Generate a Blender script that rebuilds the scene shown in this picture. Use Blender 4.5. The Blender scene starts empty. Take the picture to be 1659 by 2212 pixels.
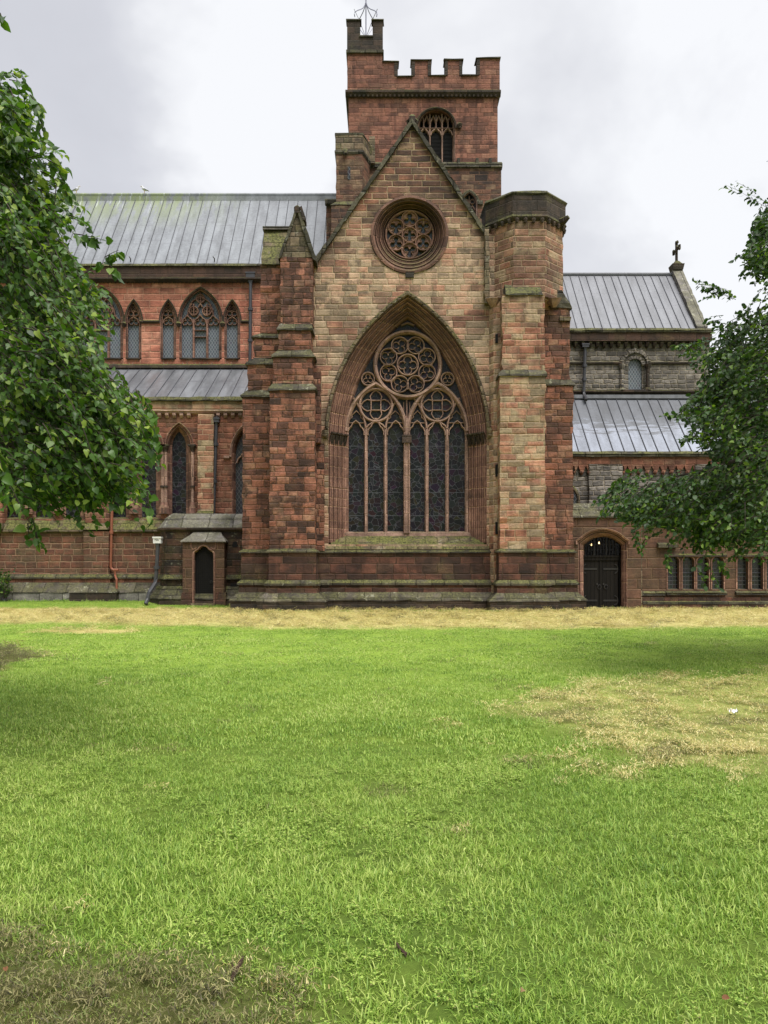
import bpy, bmesh, math, random
import numpy as np
from mathutils import Vector, Matrix
from mathutils.geometry import tessellate_polygon

random.seed(7)
rng = np.random.default_rng(7)
SC = bpy.context.scene
COL = SC.collection
R = math.radians

# ------------------------------------------------------------------ camera
CAM_Z = 1.6            # eye level
F = 1790.0             # focal length in units of a 1659-wide picture
CX, HY = 829.5, 1230.0  # picture column of the axis, row of the horizon
cam_d = bpy.data.cameras.new("camera")
cam = bpy.data.objects.new("camera", cam_d)
COL.objects.link(cam)
cam.location = (0, 0, CAM_Z)
cam.rotation_euler = (R(90), 0, 0)
cam_d.sensor_fit = 'HORIZONTAL'
cam_d.sensor_width = 36.0
cam_d.lens = 36.0 * F / 1659.0
cam_d.shift_y = (HY - 1106.0) / 1659.0
cam_d.clip_start = 0.05
cam_d.clip_end = 3000
SC.camera = cam

# ------------------------------------------------------------------ light
SUN_EL, SUN_AZ = R(60), R(152)     # azimuth clockwise from +Y (camera looks along +Y)
w = bpy.data.worlds.new("World")
SC.world = w
w.use_nodes = True
nt = w.node_tree
nt.nodes.clear()


class NG:
    """small helper to wire shader nodes"""
    def __init__(s, tree): s.t = tree
    def n(s, typ, **kw):
        nd = s.t.nodes.new(typ)
        for k, v in kw.items(): setattr(nd, k, v)
        return nd
    def set(s, sock, v):
        if isinstance(v, bpy.types.NodeSocket): s.t.links.new(v, sock)
        elif v is not None:
            if sock.type == 'RGBA' and len(v) == 3: v = (*v, 1)
            sock.default_value = v
    def m(s, op, a, b=None, c=None, clamp=False):
        nd = s.n('ShaderNodeMath', operation=op, use_clamp=clamp)
        s.set(nd.inputs[0], a)
        if b is not None: s.set(nd.inputs[1], b)
        if c is not None: s.set(nd.inputs[2], c)
        return nd.outputs[0]
    def v(s, op, a, b=None):
        nd = s.n('ShaderNodeVectorMath', operation=op)
        s.set(nd.inputs[0], a)
        if b is not None:
            s.set(nd.inputs[3 if op == 'SCALE' else 1], b)
        return nd.outputs[1] if op in ('DOT_PRODUCT', 'LENGTH') else nd.outputs[0]
    def xyz(s, a):
        nd = s.n('ShaderNodeSeparateXYZ'); s.set(nd.inputs[0], a); return nd.outputs
    def comb(s, x=0, y=0, z=0):
        nd = s.n('ShaderNodeCombineXYZ')
        for i, q in enumerate((x, y, z)): s.set(nd.inputs[i], q)
        return nd.outputs[0]
    def noise(s, vec, scale=1, detail=3, rough=.55, dist=0, col=False, dim='3D'):
        nd = s.n('ShaderNodeTexNoise', noise_dimensions=dim)
        if dim == '1D': s.set(nd.inputs['W'], vec)
        else: s.set(nd.inputs['Vector'], vec)
        nd.inputs['Scale'].default_value = scale
        nd.inputs['Detail'].default_value = detail
        nd.inputs['Roughness'].default_value = rough
        nd.inputs['Distortion'].default_value = dist
        return nd.outputs['Color' if col else 0]
    def white(s, vec, dim='2D'):
        nd = s.n('ShaderNodeTexWhiteNoise', noise_dimensions=dim)
        s.set(nd.inputs['W' if dim == '1D' else 'Vector'], vec)
        return nd.outputs[0], nd.outputs[1]
    def ramp(s, fac, stops, interp='LINEAR'):
        nd = s.n('ShaderNodeValToRGB')
        cr = nd.color_ramp; cr.interpolation = interp
        while len(cr.elements) > 1: cr.elements.remove(cr.elements[-1])
        cr.elements[0].position = stops[0][0]; cr.elements[0].color = (*stops[0][1], 1)
        for p, c in stops[1:]:
            e = cr.elements.new(p); e.color = (*c, 1)
        s.set(nd.inputs[0], fac)
        return nd.outputs[0]
    def mix(s, f, a, b, mode='MIX'):
        nd = s.n('ShaderNodeMix', data_type='RGBA', blend_type=mode)
        s.set(nd.inputs[0], f); s.set(nd.inputs[6], a); s.set(nd.inputs[7], b)
        return nd.outputs[2]
    def step(s, x, lo, hi):
        nd = s.n('ShaderNodeMapRange', interpolation_type='SMOOTHSTEP')
        s.set(nd.inputs[0], x); s.set(nd.inputs[1], lo); s.set(nd.inputs[2], hi)
        return nd.outputs[0]


g = NG(nt)
sky = g.n('ShaderNodeTexSky', sky_type='NISHITA', sun_disc=False)
sky.sun_elevation = SUN_EL
sky.sun_rotation = SUN_AZ
sky.air_density = 1.0; sky.dust_density = 3.0
tc = g.n('ShaderNodeTexCoord')
dx, dy, dz = g.xyz(tc.outputs['Generated'])
den = g.m('ADD', g.m('MAXIMUM', dz, 0.0), 0.35)
cv = g.comb(g.m('DIVIDE', dx, den), g.m('DIVIDE', dy, den), 0.3)
n1 = g.noise(cv, 1.5, 6, .55, .4)
n2 = g.noise(g.v('ADD', cv, (5.2, 1.7, 0)), 3.1, 5, .55)
cl = g.m('ADD', g.m('MULTIPLY', n1, .75), g.m('MULTIPLY', n2, .25))
# the overcast is thicker to the left of the building and thins to white on the right
cl = g.m('ADD', cl, g.m('MULTIPLY', dx, 0.48))
cl = g.m('ADD', cl, g.m('MULTIPLY', g.step(dz, .05, .62), -.04))
# a thin bright gap in the cloud left of the tower
spot = g.v('DOT_PRODUCT', tc.outputs['Generated'], Vector((-.165, 1.0, .565)).normalized())
cl = g.m('ADD', cl, g.m('MULTIPLY', g.step(g.m('ADD', spot, g.m('MULTIPLY', g.m('SUBTRACT', n2, .5), .022)), .986, 1.0), .26))
cloud = g.ramp(cl, [(.28, (4.5, 4.55, 4.86)), (.44, (4.95, 5.0, 5.32)), (.55, (5.6, 5.65, 5.9)), (.66, (7.0, 7.05, 7.2))])
# an overcast sky is brighter towards the zenith
zen = g.m('ADD', 1.0, g.m('MULTIPLY', g.step(dz, .55, 1.0), 1.6))
cloud = g.v('SCALE', cloud, zen)
skyc = g.mix(0.90, sky.outputs[0], cloud)
bg = g.n('ShaderNodeBackground')
g.set(bg.inputs[0], skyc)
bg.inputs[1].default_value = 0.1
out = g.n('ShaderNodeOutputWorld')
nt.links.new(bg.outputs[0], out.inputs[0])

sun_d = bpy.data.lights.new("sun", 'SUN')
sun_d.energy = 2.6
sun_d.angle = R(40)
sun_d.color = (1.0, .96, .9)
sun = bpy.data.objects.new("sun", sun_d)
COL.objects.link(sun)
sd = Vector((math.sin(SUN_AZ) * math.cos(SUN_EL), math.cos(SUN_AZ) * math.cos(SUN_EL), math.sin(SUN_EL)))
sun.rotation_euler = (-sd).to_track_quat('-Z', 'Y').to_euler()

SC.view_settings.view_transform = 'Standard'
SC.view_settings.look = 'None'
SC.view_settings.exposure = 0.55
SC.view_settings.gamma = 1.0
SC.render.engine = 'CYCLES'
cy = SC.cycles
cy.max_bounces = 6; cy.diffuse_bounces = 3; cy.glossy_bounces = 3
cy.transmission_bounces = 4; cy.transparent_max_bounces = 8
cy.use_denoising = True
cy.sample_clamp_indirect = 6
cy.caustics_reflective = False; cy.caustics_refractive = False


# ------------------------------------------------------------------ picture <-> place
def X(px, Y): return (px - CX) * Y / F
def Z(py, Y): return CAM_Z + (HY - py) * Y / F
def P(px, py, Y): return (X(px, Y), Y, Z(py, Y))


def s2l(c):
    return tuple(((v / 255) / 12.92 if v / 255 <= .04045 else ((v / 255 + .055) / 1.055) ** 2.4) for v in c)


# ------------------------------------------------------------------ mesh builder
class MB:
    def __init__(s): s.v = []; s.f = []
    def add(s, vs, fs):
        o = len(s.v); s.v += [tuple(q) for q in vs]; s.f += [tuple(i + o for i in f) for f in fs]
    def box(s, x0, x1, y0, y1, z0, z1):
        s.fr((x0, x1, y0, y1), z0, (x0, x1, y0, y1), z1)
    def fr(s, b, z0, t, z1):
        """frustum between rectangle b at z0 and rectangle t at z1 (x0,x1,y0,y1)"""
        v = [(b[0], b[2], z0), (b[1], b[2], z0), (b[1], b[3], z0), (b[0], b[3], z0),
             (t[0], t[2], z1), (t[1], t[2], z1), (t[1], t[3], z1), (t[0], t[3], z1)]
        s.add(v, [(3, 2, 1, 0), (4, 5, 6, 7), (0, 1, 5, 4), (1, 2, 6, 5), (2, 3, 7, 6), (3, 0, 4, 7)])
    def prism(s, pts, axis, a, b):
        """polygon pts extruded along axis from a to b; pts are the other two coordinates in order x,y,z"""
        n = len(pts)
        def mk(p, t):
            return {'x': (t, p[0], p[1]), 'y': (p[0], t, p[1]), 'z': (p[0], p[1], t)}[axis]
        v = [mk(p, a) for p in pts] + [mk(p, b) for p in pts]
        f = [tuple(range(n)), tuple(range(2 * n - 1, n - 1, -1))]
        f += [(i, i + n, (i + 1) % n + n, (i + 1) % n) for i in range(n)]
        s.add(v, f)
    def loft(s, a, b, cap=True):
        n = len(a)
        f = [(i, (i + 1) % n, (i + 1) % n + n, i + n) for i in range(n)]
        if cap: f += [tuple(range(n - 1, -1, -1)), tuple(range(n, 2 * n))]
        s.add(list(a) + list(b), f)
    def wall(s, outer, holes, y0, y1):
        """upright slab in the XZ plane with holes, from y0 (front) to y1"""
        loops = [outer] + list(holes)
        flat = [p for l in loops for p in l]
        tris = tessellate_polygon([[Vector((p[0], p[1], 0)) for p in l] for l in loops])
        n = len(flat)
        v = [(p[0], y0, p[1]) for p in flat] + [(p[0], y1, p[1]) for p in flat]
        f = [t for t in tris] + [tuple(i + n for i in reversed(t)) for t in tris]
        o = 0
        for l in loops:
            k = len(l)
            f += [(o + i, o + (i + 1) % k, o + (i + 1) % k + n, o + i + n) for i in range(k)]
            o += k
        s.add(v, f)
    def bar(s, pts, wd, yf, yb, closed=False, ch=.35):
        """stone bar following a polyline in XZ: chamfered front at yf, back at yb"""
        q = [Vector((p[0], p[1])) for p in pts]
        r = [q[0]]
        for p in q[1:]:
            if (p - r[-1]).length > 1e-5: r.append(p)
        if closed and (r[0] - r[-1]).length < 1e-5: r.pop()
        q = r; n = len(q)
        if n < 2: return
        nor = []
        for i in range(n):
            if closed: a, b = q[i - 1], q[(i + 1) % n]
            else: a, b = q[max(i - 1, 0)], q[min(i + 1, n - 1)]
            d1 = (q[i] - a); d2 = (b - q[i])
            if d1.length < 1e-6: d1 = d2
            if d2.length < 1e-6: d2 = d1
            d1 = d1.normalized(); d2 = d2.normalized()
            t = d1 + d2
            t = d1 if t.length < .3 else t.normalized()
            nn = Vector((-t.y, t.x))
            k = max(.5, abs(nn.dot(Vector((-d1.y, d1.x)))))
            nor.append(nn / k)
        h = wd / 2; dp = min((yb - yf) * .6, wd * .7)
        prof = [(-h, yb), (-h, yf + dp), (-h * ch, yf), (h * ch, yf), (h, yf + dp), (h, yb)]
        m = len(prof); v = []
        for i in range(n):
            for (o, y) in prof:
                p = q[i] + nor[i] * o
                v.append((p.x, y, p.y))
        f = []
        for i in range(n if closed else n - 1):
            a = i * m; b = ((i + 1) % n) * m
            for j in range(m - 1): f.append((a + j, a + j + 1, b + j + 1, b + j))
        if not closed:
            f += [tuple(range(m)), tuple(range((n - 1) * m + m - 1, (n - 1) * m - 1, -1))]
        s.add(v, f)
    def grid(s, rows, closed=False):
        """surface through rows of equal length"""
        n = len(rows[0]); v = [p for r in rows for p in r]; f = []
        for i in range(len(rows) - 1):
            for j in range(n if closed else n - 1):
                k = (j + 1) % n
                f.append((i * n + j, i * n + k, (i + 1) * n + k, (i + 1) * n + j))
        s.add(v, f)
    def tube(s, pts, rad, seg=8, cap=True):
        pts = [Vector(p) for p in pts]; n = len(pts)
        rad = rad if isinstance(rad, (list, tuple)) else [rad] * n
        rows = []; up = Vector((0.31, .2, .93)).normalized()
        for i in range(n):
            t = (pts[min(i + 1, n - 1)] - pts[max(i - 1, 0)])
            if t.length < 1e-9: t = Vector((0, 0, 1))
            t.normalize()
            a = t.cross(up)
            if a.length < .1: a = t.cross(Vector((1, 0, 0)))
            a.normalize(); b = t.cross(a)
            rows.append([tuple(pts[i] + (a * math.cos(2 * math.pi * k / seg) + b * math.sin(2 * math.pi * k / seg)) * rad[i]) for k in range(seg)])
        o = len(s.v)
        s.grid(rows, closed=True)
        if cap:
            s.f.append(tuple(o + k for k in range(seg)))
            s.f.append(tuple(o + (n - 1) * seg + k for k in reversed(range(seg))))


WORN = {'buttress': .034, 'stair_turret': .020, 'set_off': .028, 'pilaster': .018, 'weathering': .018, 'plinth': .014, 'footing': .018, 'coping': .019,
        'corner_turret': .014, 'gable_coping': .02, 'gablet': .022, 'stair_block': .018, 'wall_pier': .024, 'angle_pier': .024, 'saddleback': .03, 'roof_slab': .014,
        'gablet_coping': .02, 'annex': .016, 'sill': .012, 'sill_course': .014}


def wear(bm, amp):
    """old masonry: cut the block into courses and let every arris wander a little"""
    for ax, step in ((2, .24), (0, .45)):
        co = [v.co[ax] for v in bm.verts]; lo, hi = min(co), max(co)
        if hi - lo < step * 1.6: continue
        n = min(90, int((hi - lo) / step))
        for i in range(1, n):
            t = lo + (hi - lo) * i / n + random.uniform(-.04, .04); no = [0, 0, 0]; no[ax] = 1; c = [0, 0, 0]; c[ax] = t
            bmesh.ops.bisect_plane(bm, geom=bm.verts[:] + bm.edges[:] + bm.faces[:], plane_co=c, plane_no=no, dist=1e-5)
    for v in bm.verts:
        if -.1 < v.co.z: v.co += Vector((random.gauss(0, amp * .6), random.gauss(0, amp * .45), random.gauss(0, amp * .45)))


def obj(name, mb, mat, parent=None, label=None, smooth=False, bevel=0):
    me = bpy.data.meshes.new(name)
    me.from_pydata(mb.v, [], mb.f)
    me.validate()
    bm = bmesh.new(); bm.from_mesh(me)
    if name in WORN and len(bm.verts) < 120: 
        bmesh.ops.remove_doubles(bm, verts=bm.verts, dist=1e-5); wear(bm, WORN[name])
    bmesh.ops.recalc_face_normals(bm, faces=bm.faces)
    bm.to_mesh(me); bm.free()
    if smooth: me.polygons.foreach_set('use_smooth', [True] * len(me.polygons))
    me.materials.append(mat)
    o = bpy.data.objects.new(name, me)
    COL.objects.link(o)
    if parent is not None:
        o.parent = parent
        o.matrix_parent_inverse = WORLD[parent.name].inverted()
    WORLD[o.name] = Matrix.Identity(4)
    if label: o['label'] = label
    if bevel:
        b = o.modifiers.new('bevel', 'BEVEL'); b.width = bevel; b.segments = 1; b.limit_method = 'ANGLE'; b.angle_limit = R(50)
    return o


WORLD = {}


def thing(name, loc, label, cat, group=None):
    o = bpy.data.objects.new(name, None)
    COL.objects.link(o); o.location = loc
    o.empty_display_size = .3
    WORLD[o.name] = Matrix.Translation(loc)
    o['label'] = label; o['category'] = cat
    if group: o['group'] = group
    return o


def tag(o, label, cat, group=None):
    o['label'] = label; o['category'] = cat
    if group: o['group'] = group
    return o
# ------------------------------------------------------------------ materials
def new_mat(name):
    m = bpy.data.materials.new(name); m.use_nodes = True
    m.node_tree.nodes.clear()
    q = NG(m.node_tree)
    b = q.n('ShaderNodeBsdfPrincipled'); o = q.n('ShaderNodeOutputMaterial')
    m.node_tree.links.new(b.outputs[0], o.inputs[0])
    return m, q, b


def mute(c, a):
    l = .3 * c[0] + .55 * c[1] + .15 * c[2]
    return tuple(v * (1 - a) + l * a for v in c)


def pal(*cs, k=.92, sat=.86):
    n = len(cs)
    return [((i + .0) / max(n - 1, 1), tuple(v * k * t for v, t in zip(mute(s2l(c), 1 - sat), (1.03, .98, .95)))) for i, c in enumerate(cs)]


def stone(name, palette, bh=.28, bw=.6, mortar=(170, 150, 120), mw=.016, palette2=None, zmix=None,
          soot=.5, streak=.4, moss=.5, seed=0, rough=.03, bump=.5, sootcol=(30, 26, 23), k=1.0, irregular=.5, mossv=0.0, lich=0.0, mortar_amt=.85, mixr=.52):
    m, q, b = new_mat(name)
    geo = q.n('ShaderNodeNewGeometry')
    p = geo.outputs['Position']; nrm = geo.outputs['True Normal']
    px_, py_, pz_ = q.xyz(p); nx_, ny_, nz_ = q.xyz(nrm)
    # courses run along the wall: the wall's direction is taken to the nearest eighth of a turn
    az = q.m('MULTIPLY', q.m('ROUND', q.m('DIVIDE', q.m('ARCTAN2', ny_, nx_), math.pi / 4)), math.pi / 4)
    tan = q.comb(q.m('MULTIPLY', q.m('SINE', az), -1), q.m('COSINE', az), 0)
    nd = q.noise(p, 2.3, 3, col=True)
    ndx, ndy, ndz = q.xyz(nd)
    u = q.m('ADD', q.v('DOT_PRODUCT', p, tan), q.m('MULTIPLY', q.m('SUBTRACT', ndx, .5), rough * 2))
    z = q.m('ADD', pz_, q.m('MULTIPLY', q.m('SUBTRACT', ndy, .5), rough * 1.6))
    zz = q.m('ADD', q.m('DIVIDE', z, bh), q.m('MULTIPLY', q.noise(q.m('ADD', q.m('DIVIDE', pz_, bh), seed * 3.7), .8, 0, dim='1D'), irregular * .9))
    row = q.m('FLOOR', zz); fz = q.m('FRACT', zz)
    r1, rc = q.white(q.m('ADD', row, seed * 11.3), '1D')
    wfac = q.m('ADD', .72, q.m('MULTIPLY', r1, .6))
    uu = q.m('ADD', q.m('DIVIDE', u, q.m('MULTIPLY', wfac, bw)), q.m('MULTIPLY', r1, 37.0))
    # uneven block lengths within a row
    uu = q.m('ADD', uu, q.m('MULTIPLY', q.noise(q.comb(q.m('MULTIPLY', uu, .55), q.m('MULTIPLY', row, 3.3), seed), 1, 1), .9))
    cl_ = q.m('FLOOR', uu); fu = q.m('FRACT', uu)
    idv, idc = q.white(q.comb(cl_, q.m('ADD', row, seed * 7.1), 0))
    ir, ig, ib = q.xyz(idc)
    du = q.m('MULTIPLY', q.m('MINIMUM', fu, q.m('SUBTRACT', 1, fu)), q.m('MULTIPLY', wfac, bw))
    dzz = q.m('MULTIPLY', q.m('MINIMUM', fz, q.m('SUBTRACT', 1, fz)), bh)
    d = q.m('MINIMUM', du, dzz)
    mort = q.m('SUBTRACT', 1, q.step(d, mw * .35, mw * 1.25))
    # block colour: random per stone, nudged by slow drifts so that similar stones gather
    drift = q.m('MULTIPLY', q.m('SUBTRACT', q.noise(q.v('MULTIPLY', p, (1, 1, 1.8)), .42, 3, .6), .5), 1.6)
    t = q.m('ADD', q.m('ADD', q.m('MULTIPLY', ir, mixr), .5 - mixr / 2), drift, clamp=True)
    c = q.ramp(t, palette)
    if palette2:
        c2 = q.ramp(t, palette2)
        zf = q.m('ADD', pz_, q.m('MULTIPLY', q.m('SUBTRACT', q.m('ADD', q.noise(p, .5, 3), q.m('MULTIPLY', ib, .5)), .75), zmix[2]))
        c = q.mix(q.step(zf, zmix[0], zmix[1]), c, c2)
    bed = q.noise(q.comb(q.m('MULTIPLY', u, 1.6), q.m('MULTIPLY', py_, .01), q.m('ADD', q.m('MULTIPLY', pz_, 9), q.m('MULTIPLY', ig, 30))), 1.2, 5, .6)
    fine = q.noise(p, 14, 4, .65)
    blot = q.noise(q.v('ADD', p, q.v('SCALE', idc, .25)), 1.7, 6, .68)
    fS, bS, oS = q.step(fine, .33, .68), q.step(bed, .32, .68), q.step(blot, .32, .68)
    br = q.m('ADD', q.m('ADD', .43, q.m('MULTIPLY', ig, .16)), q.m('ADD', q.m('MULTIPLY', bS, .26), q.m('ADD', q.m('MULTIPLY', fS, .36), q.m('MULTIPLY', oS, .44))))
    c = q.v('SCALE', c, q.m('MULTIPLY', br, k))
    # soot that settles on whole stones and in irregular blots
    sn = q.m('ADD', q.noise(p, .75, 8, .70), q.m('MULTIPLY', q.m('SUBTRACT', ib, .5), .36))
    sm = q.m('MULTIPLY', q.step(sn, .51, .58), soot)
    c = q.mix(mort if mortar_amt == 1 else q.m('MULTIPLY', mort, mortar_amt), c, q.v('SCALE', s2l(mortar), q.m('MULTIPLY', q.m('ADD', .6, q.m('MULTIPLY', fine, .8)), k)))
    big = q.noise(q.v('MULTIPLY', p, (1, 1, .45)), .62, 7, .66)
    sm = q.m('MAXIMUM', sm, q.m('MULTIPLY', q.step(big, .525, .595), soot * .75))
    c = q.mix(sm, c, q.mix(.12, s2l(sootcol), c))
    st = q.noise(q.comb(q.m('MULTIPLY', u, 1.7), 0, q.m('MULTIPLY', pz_, .16)), 1.4, 5, .6)
    st = q.m('MULTIPLY', q.step(st, .50, .66), streak)
    c = q.mix(st, c, q.mix(.75, c, s2l((120, 110, 104)), 'MULTIPLY'))
    if lich:
        ln = q.m('MULTIPLY', q.step(q.noise(p, 3.2, 6, .75), .58, .66), lich)
        c = q.mix(ln, c, s2l((190, 190, 165)))
    up = q.step(nz_, .18, .5)
    mn = q.noise(p, 1.9, 5, .65)
    mm = q.m('MULTIPLY', q.m('MULTIPLY', up, q.step(mn, .36, .56)), moss)
    if mossv:
        mm = q.m('MAXIMUM', mm, q.m('MULTIPLY', q.step(q.m('ADD', q.noise(p, .9, 6, .66), q.m('MULTIPLY', nz_, .1)), .54, .70), mossv))
    c = q.mix(mm, c, q.mix(q.step(fine, .3, .7), s2l((46, 48, 22)), s2l((116, 116, 62))))
    q.set(b.inputs['Base Color'], c)
    b.inputs['Roughness'].default_value = .82
    b.inputs['Specular IOR Level'].default_value = .35
    bp = q.n('ShaderNodeBump'); bp.inputs['Strength'].default_value = min(1, bump * 1.5); bp.inputs['Distance'].default_value = .05
    hgt = q.m('ADD', q.m('MULTIPLY', q.step(d, 0, mw * 2.2), .8), q.m('ADD', q.m('MULTIPLY', fine, .5), q.m('ADD', q.m('MULTIPLY', bed, .4), q.m('MULTIPLY', ig, .5))))
    q.set(bp.inputs['Height'], hgt)
    q.t.links.new(bp.outputs[0], b.inputs['Normal'])
    return m


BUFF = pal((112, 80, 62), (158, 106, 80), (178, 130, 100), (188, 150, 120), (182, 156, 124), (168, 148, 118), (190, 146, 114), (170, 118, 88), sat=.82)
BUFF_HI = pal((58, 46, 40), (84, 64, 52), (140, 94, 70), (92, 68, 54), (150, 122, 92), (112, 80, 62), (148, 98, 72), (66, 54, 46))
REDP = pal((92, 64, 50), (124, 80, 60), (148, 92, 68), (164, 106, 80), (142, 90, 66), (160, 120, 92), (134, 82, 62), (108, 72, 56))
TOWP = pal((116, 74, 58), (144, 92, 72), (154, 102, 80), (132, 82, 64), (162, 114, 90), (146, 94, 72))
PINK = pal((150, 88, 70), (184, 112, 86), (196, 126, 98), (176, 104, 80), (204, 140, 112), (168, 98, 76), (190, 120, 92))
GREYP = pal((50, 48, 47), (84, 82, 79), (116, 112, 107), (138, 133, 125), (100, 97, 93), (150, 143, 132), (72, 70, 68), sat=.8)
MOULD = pal((76, 58, 50), (112, 80, 66), (142, 102, 84), (122, 86, 72), (162, 120, 100), (96, 70, 60), sat=.78)

M = {}
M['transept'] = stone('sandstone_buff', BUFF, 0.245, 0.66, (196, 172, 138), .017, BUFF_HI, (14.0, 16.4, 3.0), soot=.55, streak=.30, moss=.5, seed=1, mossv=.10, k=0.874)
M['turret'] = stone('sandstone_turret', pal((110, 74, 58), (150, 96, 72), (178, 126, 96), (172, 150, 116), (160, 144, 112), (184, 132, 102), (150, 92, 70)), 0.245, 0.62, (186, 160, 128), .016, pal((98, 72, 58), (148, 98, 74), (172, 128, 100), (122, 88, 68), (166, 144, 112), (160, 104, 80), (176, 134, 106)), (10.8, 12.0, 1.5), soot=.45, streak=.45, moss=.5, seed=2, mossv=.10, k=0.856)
M['buttress'] = stone('sandstone_red', REDP, 0.235, 0.46, (150, 112, 88), .014, soot=.75, streak=.5, moss=.8, seed=3, rough=.05, bump=.7, mossv=.10, k=0.781, mixr=.6)
M['plinth'] = stone('sandstone_dark', pal((60, 42, 36), (98, 62, 48), (120, 76, 58), (86, 60, 48), (104, 80, 60), (70, 52, 42)), 0.31, 0.66, (120, 96, 76), .014, soot=.6, streak=.4, moss=.9, seed=4, bump=.6, mossv=.28, k=0.688)
M['tower'] = stone('sandstone_tower', TOWP, 0.235, 0.55, (158, 110, 86), .012, soot=.5, streak=.6, moss=.7, seed=5, mossv=.06, mortar_amt=.6, k=0.781)
M['tower_low'] = stone('sandstone_tower_base', BUFF_HI, 0.24, 0.58, (158, 120, 94), .014, soot=.4, streak=.45, moss=.8, seed=6, mossv=.12, k=0.688)
M['pink'] = stone('sandstone_pink', PINK, 0.33, 0.95, (206, 160, 132), .018, soot=.35, streak=.4, moss=.5, seed=7, irregular=.3, k=0.856)
M['grey'] = stone('limestone_grey', GREYP, 0.23, 0.42, (160, 148, 130), .022, soot=.55, streak=.35, moss=.6, seed=8, rough=.09, bump=1.0, sootcol=(40, 37, 34), mossv=.06)
M['aisle'] = stone('sandstone_aisle', REDP, 0.25, 0.48, (170, 122, 96), .018, soot=.45, streak=.40, moss=.9, seed=9, rough=.05, mossv=.10, k=0.763)
M['aisle_low'] = stone('sandstone_patched', pal((96, 62, 50), (128, 80, 62), (112, 92, 68), (140, 88, 66), (104, 76, 58), (122, 74, 56), (116, 98, 74)), 0.29, 0.62, (176, 146, 118), .019, soot=.3, streak=.30, moss=.9, seed=10, rough=.05, mossv=.12, k=0.744)
M['porch'] = stone('sandstone_brown', pal((104, 72, 56), (116, 82, 62), (106, 84, 62), (122, 86, 66), (96, 74, 56)), .42, .95, (150, 120, 92), .015, soot=.22, streak=.35, moss=.9, seed=11, irregular=.2, mossv=.22, k=0.670)
M['mould'] = stone('carved_sandstone', MOULD, .42, 2.0, (170, 138, 110), .012, soot=.3, streak=.5, moss=.6, seed=12, bump=.35, irregular=.8, k=1.12)
M['mould_pink'] = stone('carved_sandstone_pink', pal((108, 84, 72), (152, 116, 98), (176, 138, 118), (138, 104, 88), sat=.72), .5, 2.0, (180, 150, 124), .010, soot=.35, streak=.4, moss=.5, seed=13, bump=.35)
M['annex'] = stone('blackened_sandstone', pal((52, 42, 34), (86, 62, 48), (110, 76, 58), (64, 56, 44), (80, 64, 50)), .30, .66, (96, 84, 66), .014, soot=.8, streak=.7, moss=.9, seed=24, mossv=.3, lich=.3, k=0.600)
M['mould_dark'] = stone('carved_sandstone_dark', pal((72, 54, 46), (104, 72, 58), (128, 90, 72), (88, 64, 54), sat=.8), .5, 2.0, (140, 108, 90), .010, soot=.4, streak=.4, moss=.5, seed=27, bump=.35)
M['dark'] = stone('sooty_stone', pal((40, 36, 32), (58, 50, 42), (76, 60, 48), (50, 46, 38), (86, 74, 60)), .32, .85, (84, 74, 62), .012, soot=.5, streak=.5, moss=1.0, seed=14, mossv=.30)
M['darkred'] = stone('sooty_red_stone', pal((52, 42, 36), (82, 58, 46), (70, 52, 42), (98, 70, 54)), .40, 1.1, (90, 74, 60), .012, soot=.5, streak=.6, moss=1.0, seed=15, mossv=.18)
M['mossy'] = stone('mossy_stone', pal((88, 76, 56), (118, 100, 76), (96, 88, 62), (130, 114, 90), (70, 60, 48)), .27, .55, (70, 64, 48), .016, soot=.6, streak=.3, moss=1.0, seed=16, mossv=.75, lich=.25)
M['weather'] = stone('weathered_ledge', pal((62, 60, 54), (90, 86, 74), (74, 70, 62), (108, 102, 88)), .60, .95, (50, 48, 42), .016, soot=.6, streak=.45, moss=.45, seed=17, mossv=.28, lich=.5)
M['coping'] = stone('gable_coping_stone', pal((62, 60, 46), (96, 92, 72), (78, 76, 58), (50, 48, 40)), .8, .8, (40, 38, 32), .02, soot=.7, streak=.4, moss=.75, seed=18, mossv=.35, lich=.25, k=.8)
M['slab'] = stone('roof_slab_stone', pal((86, 86, 82), (108, 107, 102), (126, 124, 118), (76, 76, 72)), 5, .9, (56, 54, 50), .016, soot=.3, streak=.2, moss=.35, seed=19, lich=.55)


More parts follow.
